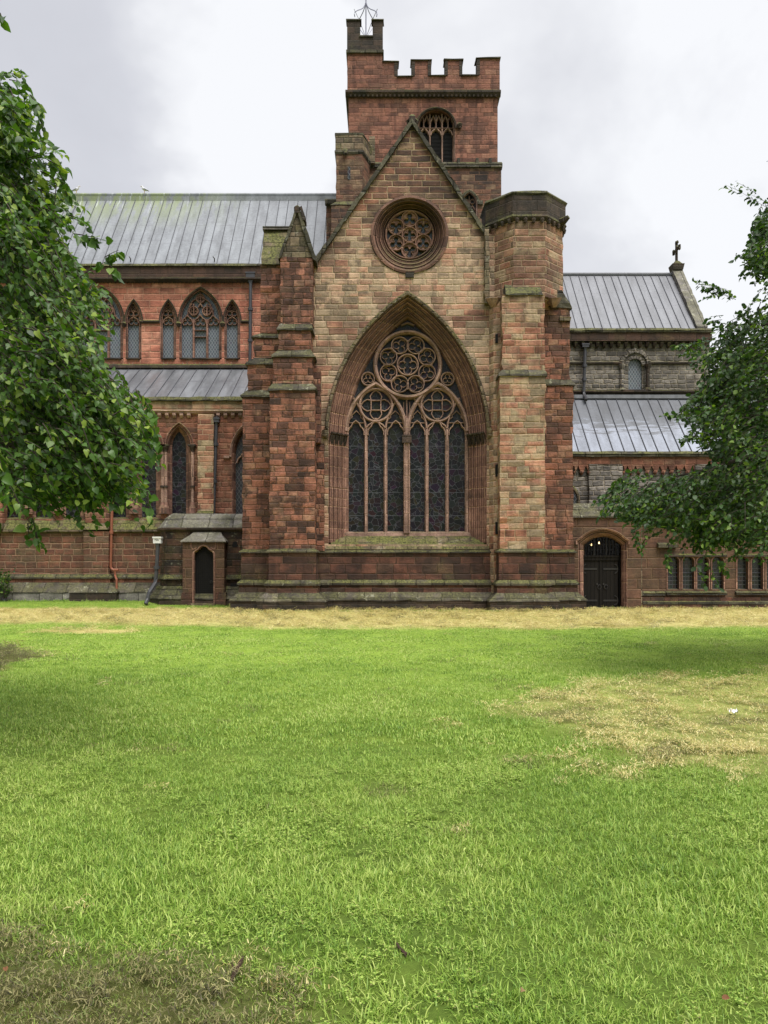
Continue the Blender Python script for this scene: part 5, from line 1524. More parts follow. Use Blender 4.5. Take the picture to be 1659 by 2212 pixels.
# wall with mullioned windows
YW = 33.78
LW = [(1442.5, 1467), (1474.5, 1499.5), (1506, 1531), (1538.5, 1563), (1593, 1616), (1624, 1648), (1656, 1681), (1688, 1713)]
def lite(l, r_, d=0): 
    c = (l + r_) / 2; a = (r_ - l) / 2
    return arch(c, 1214, a, a * .85 if False else a, d, 1273, 8)
mb = MB()
mb.wall([(px1 - .02, -.3), (24, -.3), (24, Z(1116, YW)), (px1 - .02, Z(1116, YW))], [W(lite(l, r_), YW) for l, r_ in LW], YW, YW + .42)
ww = part('window_wall', mb, 'porch', label='plain wall with rows of small arched lights')
for grp in (LW[:4], LW[4:]):
    mb = MB()
    for l, r_ in grp: sweep(mb, lambda d: lite(l, r_, d), [(2.6, -.004), (2.4, -.03), (.6, -.03), (0, .16), (-.6, .2)], YW)
    wn = part('mullioned_window', mb, 'mould', CH)
    for l, r_ in grp: 
        pane('glass', lite(l, r_, 1), YW, YW + .21, wn, M['square'])
        mb = MB(); mb.bar(W([(l, 1238), (r_, 1238)], YW), .03, YW + .17, YW + .215); part('glazing_bar', mb, 'iron', wn)
    mb = MB(); mb.prism([(YW + .2, Z(1272, YW)), (YW - .16, Z(1280, YW)), (YW - .16, Z(1285, YW)), (YW + .2, Z(1285, YW))], 'x', X(grp[0][0] - 5, YW), X(grp[-1][1] + 5, YW)); part('sill', mb, 'coping', wn)
    mb = MB(); mb.prism([(YW, Z(1196, YW)), (YW - .12, Z(1199, YW)), (YW - .12, Z(1202, YW)), (YW, Z(1204, YW))], 'x', X(grp[0][0] - 6, YW), X(grp[-1][1] + 6, YW)); part('hood_mould', mb, 'dark', wn)
mb = MB()
for (t, b_, l, r_, o) in ((1279, 1286, 1386, 1437, .10), (1298, 1305, 1386, 2100, .2), (1174, 1183, 1419, 1460, .22)):
    mb.prism([(YW, Z(t - 2, YW)), (YW - o, Z(t + 2, YW)), (YW - o, Z(b_, YW)), (YW, Z(b_ + 1, YW))], 'x', X(l, YW), min(24, X(r_, YW)))
part('string_course', mb, 'coping', ww)
mb = MB(); mb.box(px1, 24, YW - .1, YW, -.3, Z(1290, YW)); mb.box(px1, 24, YW - .18, YW - .101, -.3, Z(1303, YW)); part('plinth', mb, 'plinth', ww)
mb = MB(); mb.box(X(1386, YP) - .02, X(1386, YP) + .02, YP - .005, YP + .05, 0, Z(1118, YP)); part('drip_line', mb, 'mossy', po)
# ------------------------------------------------------------------ foliage
def in_poly(pt, poly):
    x, y = pt; c = False; n = len(poly)
    for i in range(n):
        x1, y1 = poly[i]; x2, y2 = poly[i - 1]
        if (y1 > y) != (y2 > y) and x < (x2 - x1) * (y - y1) / (y2 - y1) + x1: c = not c
    return c


LIME = [(0, 0, 0), (-.09, .27, .05), (.25, .47, .10), (.66, .34, .08), (.50, 0, 0), (1.08, 0, -.10), (-.09, -.27, .05), (.25, -.47, .10), (.66, -.34, .08)]
LF = [(0, 1, 2, 4), (4, 2, 3, 5), (0, 4, 7, 6), (4, 5, 8, 7)]
BEECH = [(0, 0, 0), (.10, .22, .03), (.40, .38, .07), (.78, .26, .05), (.50, 0, 0), (1.02, 0, -.06), (.10, -.22, .03), (.40, -.38, .07), (.78, -.26, .05)]


class Leaves:
    def __init__(s, shape): s.shape = np.array(shape); s.v = []; s.n = 0
    def add(s, p, d, nrm, size):
        d = d / np.linalg.norm(d); nrm = nrm - d * nrm.dot(d); L = np.linalg.norm(nrm)
        nrm = nrm / L if L > 1e-3 else np.array((0, 0, 1.)); t = np.cross(nrm, d)
        fold = rng.uniform(-.8, 3.2); curl = rng.uniform(-1.5, 3.0); wd = rng.uniform(.85, 1.12)
        q = s.shape
        v = p + size * (q[:, :1] * d + q[:, 1:2] * wd * t + (q[:, 2:3] * fold - curl * .16 * q[:, :1] ** 2) * nrm)
        s.v.append(v); s.n += 1
    def build(s, name, mat, parent, label=None):
        V = np.concatenate(s.v); k = len(s.shape); mb = MB()
        me = bpy.data.meshes.new(name)
        fs = np.array(LF)[None] + (np.arange(s.n) * k)[:, None, None]
        me.from_pydata(V.tolist(), [], fs.reshape(-1, 4).tolist()); me.polygons.foreach_set('use_smooth', [True] * len(me.polygons))
        me.materials.append(mat)
        o = bpy.data.objects.new(name, me); COL.objects.link(o); o.parent = parent
        o.matrix_parent_inverse = WORLD[parent.name].inverted(); WORLD[o.name] = Matrix.Identity(4)
        if label: o['label'] = label
        return o


def spray(lv, tw, S, D, L, n, size, droop, leafdroop, rad=.006):
    """a drooping shoot from S along D carrying n alternating leaves"""
    S = np.array(S, float); D = np.array(D, float); D /= np.linalg.norm(D)
    side = np.cross(D, (0, 0, 1.0)); ls = np.linalg.norm(side)
    side = side / ls if ls > .1 else np.array((0, -1., 0))
    pts = []
    for i in range(5):
        t = i / 4; pts.append(S + D * L * t + np.array((0, 0, -droop * L * t * t)))
    tw.tube([tuple(p) for p in pts], [rad * (1 - .7 * i / 4) for i in range(5)], 4, cap=False)
    for i in range(n):
        t = (i + rng.uniform(.2, .9)) / n
        p = S + D * L * t + np.array((0, 0, -droop * L * t * t))
        sg = 1 if i % 2 else -1
        d = side * sg * rng.uniform(.4, 1.3) + D * rng.uniform(.2, 1.1) + np.array((0, 0, -leafdroop * rng.uniform(.1, 1.4))) + rng.normal(0, .4, 3)
        nr = np.array((0, -.45, .9)) + rng.normal(0, .65, 3)
        p = p + d / np.linalg.norm(d) * size * rng.uniform(.15, .45)
        lv.add(p, d, nr, size * rng.uniform(.62, 1.12))


def grow(lv, tw, poly, hole, n, depth, size, L, nl, dirf, droop, ld, tips=True, per=1, spread=.28):
    """shoots scattered through a crown: outline poly on the picture, depth(px, py) -> (near, far)"""
    xs = [p[0] for p in poly]; ys = [p[1] for p in poly]; made = 0; tries = 0; heart = None; miss = 0
    while made < n and tries < n * 40:
        tries += 1
        px, py = rng.uniform(min(xs), max(xs)), rng.uniform(min(ys), max(ys))
        if not in_poly((px, py), poly): continue
        if hole(px, py): continue
        y0, y1 = depth(px, py)
        if made % per == 0 or heart is None: heart = np.array(P(px, py, rng.uniform(y0, y1)))
        c = heart + rng.normal(0, spread, 3) * (1, .8, .55)
        if per > 1 and tips and not in_poly((CX + c[0] * F / c[1], HY - (c[2] - CAM_Z) * F / c[1]), poly): 
            miss += 1
            if miss > 12: heart = None; miss = 0
            continue
        D = np.array(dirf(px, py), float) + rng.normal(0, .35, 3); D /= np.linalg.norm(D)
        ll = L * rng.uniform(.6, 1.2)
        e = c + D * ll * .55 + np.array((0, 0, -droop * ll * .5))
        ex, ey = CX + e[0] * F / e[1], HY - (e[2] - CAM_Z) * F / e[1]
        if tips and not in_poly((ex, ey), poly) : continue
        spray(lv, tw, c - D * ll * .5, D, ll, nl, size, droop, ld); made += 1


def limb(mb, pts, r0, r1, seg=8, wob=.08):
    q = [Vector(p) for p in pts]; out = []
    for i in range(len(q) - 1):
        for j in range(5):
            t = j / 5; p = q[i].lerp(q[i + 1], t)
            out.append(p + Vector(rng.normal(0, wob, 3)) * (0 if (i == 0 and j == 0) else 1))
    out.append(q[-1]); n = len(out)
    mb.tube(out, [r0 + (r1 - r0) * (i / (n - 1)) ** .8 for i in range(n)], seg)


# ---- lime on the left
T1 = (-6.9, 8.6, 0.0)
t1 = thing('lime_tree', T1, 'lime tree with large heart-shaped leaves hanging in front of the long lead roof', 'tree', 'trees beside the lawn')
mb = MB()
limb(mb, [T1, (-6.8, 8.6, 2.5), (-6.5, 8.5, 5.2), (-6.6, 8.6, 8.5)], .34, .10, 12, .05)
tr = obj('trunk', mb, M['bark'], t1)
mb = MB()
for e, z0 in (((-2.45, 7.0, 3.3), 2.9), ((-2.5, 7.0, 2.6), 2.5), ((-3.0, 7.3, 4.4), 3.4), ((-3.3, 7.4, 5.2), 4.2), ((-3.5, 6.8, 2.3), 2.4), ((-3.6, 8.4, 6.0), 5.0), ((-9.5, 8, 6), 3), ((-8.5, 10.5, 6), 3.5), ((-6, 11.5, 6), 3.5)):
    a = Vector((-6.7, 8.6, z0)); e = Vector(e); m_ = a.lerp(e, .5) + Vector((0, 0, .5))
    limb(mb, [a, m_, e], .09, .012, 6, .05)
obj('limb', mb, M['bark'], t1)
lv, tw = Leaves(LIME), MB()
PL = [(-12, 160), (0, 166), (35, 174), (66, 215), (88, 262), (80, 300), (62, 318), (66, 345), (100, 375), (128, 400), (150, 470), (164, 540), (196, 590), (236, 612), (236, 640), (262, 690), (266, 706), (226, 752), (240, 790), (312, 846), (342, 915), (342, 1000), (322, 1030), (328, 1090), (312, 1122), (290, 1070), (245, 1100), (186, 1146), (142, 1118), (100, 1115), (74, 1135), (42, 1120), (32, 1080), (-12, 1090)]
hole1 = lambda x, y: (38 < x < 62 and 395 < y < 425 and rng.random() < .9) or (70 < x < 90 and 385 < y < 420 and rng.random() < .9)
dir1 = lambda x, y: (1.0, -.25, -.05 if y < 500 else -.35)
dep1 = lambda x, y: (6.2, 7.6) if y > 700 else (6.6, 8.4)
grow(lv, tw, PL, hole1, 1000, dep1, .055, .32, 11, dir1, .55, .8, True, 9, .20)
back1 = lambda x, y: (7.4, 9.6)
PLi = [(-12, 240), (40, 230), (60, 330), (110, 430), (140, 560), (190, 660), (170, 780), (260, 860), (310, 940), (290, 1040), (200, 1090), (60, 1080), (-12, 1050)]
grow(lv, tw, [(-15, 165), (6, 170), (34, 182), (60, 220), (78, 262), (66, 300), (50, 330), (-15, 330)], lambda x, y: False, 90, lambda x, y: (7.0, 8.2), .066, .30, 10, dir1, .5, .8, True, 6, .12)
grow(lv, tw, [(-15, 172), (44, 186), (78, 240), (82, 285), (66, 318), (104, 350), (120, 392), (136, 450), (148, 520), (-15, 520)], hole1, 150, lambda x, y: (6.9, 8.4), .060, .30, 11, dir1, .5, .8, False, 5, .10)
grow(lv, tw, PLi, hole1, 1100, back1, .068, .45, 11, dir1, .45, .9, True, 4, .3)
# single sprays that stick out of the outline
for (x0, y0, x1, y1, Y, n) in ((60, 342, 122, 322, 7.2, 9), (104, 346, 136, 360, 7.2, 9), (128, 372, 144, 412, 7.2, 9), (136, 402, 150, 432, 7.2, 8), (160, 505, 226, 512, 7.0, 10), (176, 512, 200, 518, 7.0, 7), (170, 600, 236, 552, 6.9, 11), (226, 556, 256, 536, 6.9, 9), (236, 572, 254, 590, 6.9, 7), (300, 850, 336, 895, 6.6, 10), (325, 905, 344, 960, 6.6, 10), (320, 960, 345, 1004, 6.6, 8), (70, 1120, 84, 1168, 6.5, 7), (60, 1130, 62, 1160, 6.5, 6), (76, 1150, 84, 1180, 6.5, 3), (318, 1062, 324, 1116, 6.6, 7), (20, 172, 60, 178, 7.5, 5), (66, 205, 92, 240, 7.3, 8), (80, 235, 96, 280, 7.3, 7), (84, 262, 88, 300, 7.3, 4), (0, 28, 6, 44, 7.0, 6), (-10, 1000, 14, 1085, 5.6, 14), (-10, 960, 10, 1030, 5.6, 12), (200, 470, 205, 492, 7.0, 0), (240, 1080, 262, 1092, 6.6, 4)):
    a = np.array(P(x0, y0, Y)); b = np.array(P(x1, y1, Y)); d = b - a; L = np.linalg.norm(d) 
    if n: spray(lv, tw, a, d, L, n, .08, .12, .8)
# the rest of the crown outside the picture
PO = [(-600, -150), (-400, -140), (-120, 240), (-80, 1000), (-160, 1080), (-420, 1060), (-620, 700)]
grow(lv, tw, PO, lambda x, y: False, 620, lambda x, y: (6.4, 10.6), .088, .5, 9, lambda x, y: rng.normal(0, 1, 3) + np.array((0, 0, -.3)), .4, .9, False)
obj('twig', tw, M['bark'], t1)
lv.build('crown', M['lime'], t1)

# ---- beech on the right
T2 = (8.3, 14.2, 0.0)
t2 = thing('beech_tree', T2, 'dark small-leaved beech tree whose low branches hang in front of the arched lights', 'tree', 'trees beside the lawn')
mb = MB(); limb(mb, [T2, (8.2, 14.2, 2.5), (8.0, 14.1, 5.5), (8.1, 14.2, 9.5)], .42, .12, 12, .06); obj('trunk', mb, M['bark'], t2)
mb = MB()
for e, z0 in (((4.3, 12.6, 3.0), 3.2), ((4.8, 12.8, 2.4), 2.8), ((5.2, 13, 4.3), 3.4), ((5.6, 13, 5.6), 4.2), ((5.9, 13.2, 6.6), 5.0), ((6.2, 13.4, 7.6), 6.0), ((11.5, 14, 6), 3), ((10, 17, 7), 3.5), ((6.5, 16.5, 6), 3.5), ((6.4, 12.6, 2.2), 2.6)):
    a = Vector((8.15, 14.2, z0)); e = Vector(e); m_ = a.lerp(e, .5) + Vector((0, 0, .45)); limb(mb, [a, m_, e], .11, .012, 6, .06)
obj('limb', mb, M['bark'], t2)
lv, tw = Leaves(BEECH), MB()
PR = [(1680, 430), (1659, 440), (1632, 470), (1610, 505), (1612, 530), (1590, 556), (1606, 580), (1640, 600), (1650, 628), (1600, 655), (1560, 690), (1528, 715), (1500, 742), (1462, 748), (1470, 785), (1500, 800), (1520, 812), (1490, 850), (1466, 875), (1440, 892), (1470, 905), (1500, 915), (1462, 945), (1520, 955), (1536, 990), (1520, 1006), (1420, 1030), (1362, 1016), (1324, 1040), (1296, 1080), (1308, 1108), (1350, 1122), (1368, 1156), (1388, 1186), (1420, 1140), (1446, 1215), (1485, 1196), (1510, 1230), (1540, 1256), (1560, 1226), (1600, 1195), (1659, 1212), (1680, 1215)]
def hole2(x, y):
    r_ = rng.random()
    return (1560 < x < 1640 and 640 < y < 700 and r_ < .45) or (1590 < x < 1625 and 920 < y < 945 and r_ < .8) or (1500 < x < 1540 and 985 < y < 1012 and r_ < .7) or (1600 < x and 590 < y < 628 and r_ < .85)
dir2 = lambda x, y: (-1.0, -.3, .1 if y < 800 else -.35)
dep2 = lambda x, y: (11.6, 13.8)
grow(lv, tw, PR, hole2, 1050, dep2, .080, .44, 11, dir2, .40, .5, True, 14, .24)
grow(lv, tw, [(1680, 560), (1640, 660), (1560, 740), (1545, 800), (1530, 900), (1560, 1000), (1420, 1050), (1380, 1090), (1440, 1130), (1520, 1190), (1600, 1170), (1680, 1190)], hole2, 900, lambda x, y: (13.2, 16.5), .09, .52, 12, dir2, .3, .55, True, 6, .35)
grow(lv, tw, [(1720, 400), (1662, 430), (1630, 470), (1612, 505), (1608, 540), (1596, 560), (1620, 600), (1660, 630), (1720, 640)], lambda x, y: False, 150, lambda x, y: (12.4, 14.0), .084, .36, 11, dir2, .4, .5, True, 10, .16)
for (x0, y0, x1, y1, Y, n) in ((1630, 430, 1585, 400, 13, 9), (1600, 415, 1568, 398, 13, 6), (1655, 440, 1610, 415, 13, 12), (1600, 640, 1545, 612, 12.6, 14), (1580, 632, 1520, 618, 12.6, 14), (1550, 628, 1508, 604, 12.6, 9), (1560, 630, 1512, 640, 12.6, 10), (1560, 690, 1530, 692, 12.6, 8), (1560, 720, 1535, 700, 12.6, 10), (1520, 742, 1460, 740, 12.2, 16), (1510, 755, 1462, 752, 12.2, 14), (1500, 900, 1434, 892, 12, 14), (1500, 940, 1464, 948, 12, 9), (1545, 950, 1520, 960, 12, 8), (1380, 1016, 1320, 1045, 11.8, 18), (1340, 1050, 1296, 1085, 11.8, 18), (1330, 1090, 1306, 1110, 11.8, 12), (1372, 1150, 1390, 1192, 11.7, 12), (1440, 1190, 1447, 1226, 11.7, 10), (1520, 1220, 1542, 1266, 11.7, 14), (1550, 1215, 1562, 1236, 11.7, 10), (1655, 445, 1608, 520, 13, 16), (1650, 520, 1590, 556, 13, 16), (1645, 560, 1600, 590, 13, 12)):
    a = np.array(P(x0, y0, Y)); b = np.array(P(x1, y1, Y)); d = b - a; L = np.linalg.norm(d)
    for _ in range(2): spray(lv, tw, a + rng.normal(0, .04, 3), d, L, n, .08, .06, .4, .005)
PO = [(1730, 420), (1780, 200), (1950, 60), (2200, 300), (2250, 900), (2050, 1150), (1720, 1190)]
grow(lv, tw, PO, lambda x, y: False, 1900, lambda x, y: (11.8, 16.8), .095, .55, 12, lambda x, y: rng.normal(0, 1, 3) + np.array((0, 0, -.2)), .3, .55, False)
obj('twig', tw, M['bark'], t2)
lv.build('crown', M['beech'], t2)

# ---- small bush by the aisle wall
BS = P(4, 1292, 37.3)
bs = thing('bush', (BS[0], 37.3, .1), 'small pale green bush against the patched aisle wall under the lime tree', 'bush')
lv, tw = Leaves(BEECH), MB()
for k in range(46):
    a = rng.uniform(0, 6.28); r_ = rng.uniform(0, .45); s_ = np.array((BS[0] + math.cos(a) * r_ * .5, 37.3 + math.sin(a) * r_ * .4, .1))
    spray(lv, tw, s_ + np.array((0, 0, rng.uniform(.2, 1.0))), (math.cos(a) * .6, math.sin(a) * .5, 1), .75 * rng.uniform(.6, 1), 9, .12, .1, .1, .008)
    if k % 6 == 0: tw.tube([tuple(s_), tuple(s_ + np.array((math.cos(a) * .1, 0, .8)))], [.02, .008], 5)
obj('stem', tw, M['bark'], bs); lv.build('foliage', M['beech'], bs)

# ------------------------------------------------------------------ gulls on the ridge
for i, (px_, face) in enumerate(((165, 1), (312, -1))):
    Yg = 47.0; x0, z0 = X(px_, Yg), Z(423, Yg) + .14
    gl = thing('gull', (x0, Yg, z0), 'white gull on the lead ridge, nearer the lime tree' if i == 0 else 'white gull on the lead ridge, standing out in the open nearer the tower', 'bird', 'gulls on the roof ridge')
    mb = MB(); q = lambda a, b, c=0: (x0 + face * a, Yg + c, z0 + b)
    mb.tube([q(-.24, .12), q(-.18, .16), q(-.08, .20), q(.02, .24), q(.09, .28), q(.11, .34), q(.12, .39), q(.15, .405), q(.18, .40)], [.012, .04, .075, .085, .065, .042, .045, .04, .018], 9)
    obj('body', mb, M['feather'], gl, smooth=True)
    mb = MB()
    for s_ in (-1, 1): mb.tube([q(-.26, .12, s_ * .02), q(-.15, .18, s_ * .055), q(0, .245, s_ * .07), q(.05, .26, s_ * .05)], [.01, .03, .04, .02], 7)
    obj('wing', mb, M['featherg'], gl, smooth=True)
    mb = MB(); mb.tube([q(.18, .40), q(.21, .395), q(.235, .382)], [.016, .012, .004], 6); obj('beak', mb, M['beak'], gl)
    for s_ in (-1, 1):
        mb = MB(); mb.tube([q(0, .17, s_ * .03), q(.005, .01, s_ * .03), q(.04, .004, s_ * .03)], [.009, .009, .008], 5); obj('leg', mb, M['beak'], gl)


# ------------------------------------------------------------------ lawn
def gpt(px, py):
    d = CAM_Z * F / (py - HY); return ((px - CX) * d / F, d)


def vnoise(x, y, s, seed):
    """cheap value noise"""
    r_ = np.random.default_rng(seed).random((64, 64))
    u, v = x / s, y / s; i, j = np.floor(u).astype(int), np.floor(v).astype(int); fu, fv = u - i, v - j
    fu = fu * fu * (3 - 2 * fu); fv = fv * fv * (3 - 2 * fv)
    a, b, c, d = r_[i % 64, j % 64], r_[(i + 1) % 64, j % 64], r_[i % 64, (j + 1) % 64], r_[(i + 1) % 64, (j + 1) % 64]
    return (a * (1 - fu) + b * fu) * (1 - fv) + (c * (1 - fu) + d * fu) * fv


def fbm(x, y, s, seed): return vnoise(x, y, s, seed) * .55 + vnoise(x, y, s / 2.3, seed + 1) * .3 + vnoise(x, y, s / 5.1, seed + 2) * .15


def ss(a, lo, hi):
    t = np.clip((a - lo) / (hi - lo), 0, 1); return t * t * (3 - 2 * t)


def poly_sd(x, y, poly):
    """signed distance, positive inside"""
    pts = np.array(poly); n = len(pts); d = np.full(x.shape, 1e9); ins = np.zeros(x.shape, bool)
    for i in range(n):
        ax, ay = pts[i - 1]; bx, by = pts[i]
        t = np.clip(((x - ax) * (bx - ax) + (y - ay) * (by - ay)) / ((bx - ax) ** 2 + (by - ay) ** 2), 0, 1)
        d = np.minimum(d, np.hypot(x - ax - t * (bx - ax), y - ay - t * (by - ay)))
        with np.errstate(divide='ignore', invalid='ignore'):
            ins ^= ((ay > y) != (by > y)) & (x < (bx - ax) * (y - ay) / (by - ay) + ax)
    return np.where(ins, d, -d)


PATCH_R = [gpt(*p) for p in ((1045, 1566), (1120, 1530), (1230, 1498), (1330, 1478), (1480, 1468), (1659, 1452), (2300, 1440), (2300, 1720), (1659, 1690), (1500, 1672), (1380, 1660), (1290, 1645), (1200, 1618), (1110, 1590))]
PATCH_L = [gpt(*p) for p in ((-400, 1398), (0, 1395), (70, 1400), (190, 1416), (100, 1432), (0, 1448), (-400, 1465))]
PATCH_B = [gpt(*p) for p in ((-300, 1930), (0, 1955), (170, 1985), (260, 2020), (420, 2060), (560, 2110), (680, 2170), (760, 2260), (700, 2700), (-500, 2700))]
STRIP = [gpt(*p) for p in ((40, 1366), (110, 1360), (230, 1358), (320, 1363), (280, 1369), (120, 1371))]


def gz_(x, y): return .16 * ss(y, 34.5, 38.0) * (1 - ss(x, -9, -6)) + (.03 * (fbm(x, y, 3.0, 40) - .5) + .045 * (fbm(x, y, .7, 44) - .5) * (1 - ss(y, 9, 16))) * (1 - ss(y, 30, 32))


def masks(x, y):
    n = fbm(x, y, 1.6, 11) - .5; n2 = fbm(x, y, .5, 21) - .5
    far = 22.6 + 1.6 * (1 - ss(x, -9, -3)) + 2.2 * n + .8 * n2
    band = ss(y, far - .9, far + 1.3) * (1 - ss(y, 33.6, 34.2) * (1 - ss(x, -7.0, -6.2)) * 1.0)
    strip = ss(poly_sd(x, y, STRIP) + n * 1.2, -.1, .35)
    pr = ss(poly_sd(x, y, PATCH_R) + n * 2.4 + n2 * 1.4, -.55, .9)
    pl = ss(poly_sd(x, y, PATCH_L) + n * 1.6 + n2 * .6, -.1, .5)
    pb = ss(poly_sd(x, y, PATCH_B) + n * .7 + n2 * .5, -.15, .4)
    bare = ss(fbm(x, y, .55, 31) + .3 * n2, .70, .86) * .55 * (y < 20)       # small tufts of dead grass all over
    return np.clip(np.maximum(band, strip), 0, 1), pr, pl, pb, bare


# ground sheets: fine near the viewer, out to the horizon
def ground_mat():
    m, q, b = new_mat('lawn_soil')
    at = q.n('ShaderNodeAttribute', attribute_name='dry', attribute_type='GEOMETRY'); a2 = q.n('ShaderNodeAttribute', attribute_name='brown', attribute_type='GEOMETRY')
    geo = q.n('ShaderNodeNewGeometry'); p = geo.outputs['Position']
    n = q.noise(p, 18, 5, .7); n2 = q.noise(p, 1.2, 4)
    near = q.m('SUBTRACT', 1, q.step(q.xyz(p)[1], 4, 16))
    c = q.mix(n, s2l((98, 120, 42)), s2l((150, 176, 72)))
    c = q.mix(near, c, q.mix(n, s2l((52, 66, 26)), s2l((96, 118, 46))))  # soil darkened towards the viewer, painting the shade in gaps between blades
    c = q.mix(q.m('MULTIPLY', q.step(n2, .45, .7), .2), c, s2l((126, 140, 54)))
    dryc = q.mix(n, s2l((150, 132, 78)), s2l((218, 204, 142)))
    c = q.mix(at.outputs['Fac'], c, dryc)
    c = q.mix(a2.outputs['Fac'], c, q.mix(n, s2l((44, 40, 26)), s2l((104, 98, 60))))  # darker tone imitates shaded gaps among the brown clippings
    q.set(b.inputs['Base Color'], c); b.inputs['Roughness'].default_value = .95; b.inputs['Specular IOR Level'].default_value = .1
    bp = q.n('ShaderNodeBump'); bp.inputs['Strength'].default_value = .8; bp.inputs['Distance'].default_value = .03
    q.set(bp.inputs['Height'], n); q.t.links.new(bp.outputs[0], b.inputs['Normal'])
    return m


def sheet(name, xs, ys, mat, dz=0):
    gx, gy = np.meshgrid(xs, ys); nx, ny = len(xs), len(ys)
    z = gz_(gx, gy) + dz
    V = np.stack([gx, gy, z], -1).reshape(-1, 3)
    i = np.arange((ny - 1) * (nx - 1)); r_, c = i // (nx - 1), i % (nx - 1); a = r_ * nx + c
    Fc = np.stack([a, a + 1, a + nx + 1, a + nx], -1)
    me = bpy.data.meshes.new(name); me.from_pydata(V.tolist(), [], Fc.tolist())
    band, pr, pl, pb, bare = masks(gx.ravel(), gy.ravel())
    for nm, val in (('dry', np.clip(np.maximum(band * .85, pr * .30), 0, 1)), ('brown', np.clip(np.maximum(np.maximum(pl * .9, pb * .7), np.maximum(bare * .4, pr * .75 * ss(fbm(gx.ravel(), gy.ravel(), .4, 141), .5, .68))), 0, 1))):  # brown blotches in the right patch are painted shadows among the straw
        at = me.attributes.new(nm, 'FLOAT', 'POINT'); at.data.foreach_set('value', val.astype(np.float32))
    me.materials.append(mat); me.polygons.foreach_set('use_smooth', [True] * len(me.polygons))
    o = bpy.data.objects.new(name, me); COL.objects.link(o); o['kind'] = 'structure'
    return o


def spaced(a, b, s): return np.linspace(a, b, max(2, int((b - a) / s) + 1))


xs = np.concatenate([[-900, -200, -60], spaced(-26, 26, .22), [60, 200, 900]])
ys = np.concatenate([[-900, -100, -20, -4], spaced(0, 12, .15), spaced(12.3, 42, .3), [60, 200, 1200]])
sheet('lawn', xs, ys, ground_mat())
mb = MB()
mb.add([(X(196, 37), 36.0, .0), (X(330, 36.5), 35.7, .0), (X(330, 36.5), 36.9, .05), (X(300, 37), 38.0, .165), (X(196, 37), 38.0, .165)], [(0, 1, 2, 3, 4)])
soil, qs, bs_ = new_mat('leaf_litter_soil')
gs = qs.n('ShaderNodeNewGeometry'); qs.set(bs_.inputs['Base Color'], qs.mix(qs.noise(gs.outputs['Position'], 14, 5, .7), s2l((46, 26, 20)), s2l((112, 62, 44)))); bs_.inputs['Roughness'].default_value = .9
so = obj('soil_bed', mb, soil); so['kind'] = 'structure'; so.location.z = .012


# ---- grass blades
def blade_mat():
    m, q, b = new_mat('grass_blade')
    def A(nm): return q.n('ShaderNodeAttribute', attribute_name=nm, attribute_type='INSTANCER').outputs['Fac']
    dry, brown, tint = A('dry'), A('brown'), A('tint')
    geo = q.n('ShaderNodeNewGeometry'); rnd = geo.outputs['Random Per Island']
    t = q.m('ADD', q.m('MULTIPLY', rnd, .55), q.m('MULTIPLY', tint, .55))
    c = q.ramp(t, [(.05, s2l((66, 100, 36))), (.33, s2l((114, 148, 54))), (.6, s2l((150, 178, 74))), (.85, s2l((186, 202, 108))), (1.0, s2l((220, 218, 152)))])
    dc = q.ramp(rnd, [(0, s2l((156, 136, 78))), (.4, s2l((206, 192, 126))), (.75, s2l((232, 222, 168))), (1, s2l((182, 178, 98)))])
    bc = q.ramp(rnd, [(0, s2l((56, 52, 34))), (.4, s2l((104, 98, 62))), (.75, s2l((160, 154, 104))), (1, s2l((96, 112, 54)))])  # darkest and palest stops imitate gaps and highlights in the brown heap
    pick = q.m('FRACT', q.m('MULTIPLY', rnd, 17.3))
    c = q.mix(q.step(q.m('SUBTRACT', dry, pick), -.12, .08), c, dc)
    c = q.mix(q.step(q.m('SUBTRACT', brown, pick), -.12, .08), c, bc)
    q.set(b.inputs['Base Color'], c); b.inputs['Roughness'].default_value = .45; b.inputs['Specular IOR Level'].default_value = .35
    tr = q.n('ShaderNodeBsdfTranslucent'); q.set(tr.inputs[0], c)
    mx = q.n('ShaderNodeMixShader'); mx.inputs[0].default_value = .3
    o = [n_ for n_ in q.t.nodes if n_.type == 'OUTPUT_MATERIAL'][0]
    q.t.links.new(b.outputs[0], mx.inputs[1]); q.t.links.new(tr.outputs[0], mx.inputs[2]); q.t.links.new(mx.outputs[0], o.inputs[0])
    return m


BLADE = blade_mat()


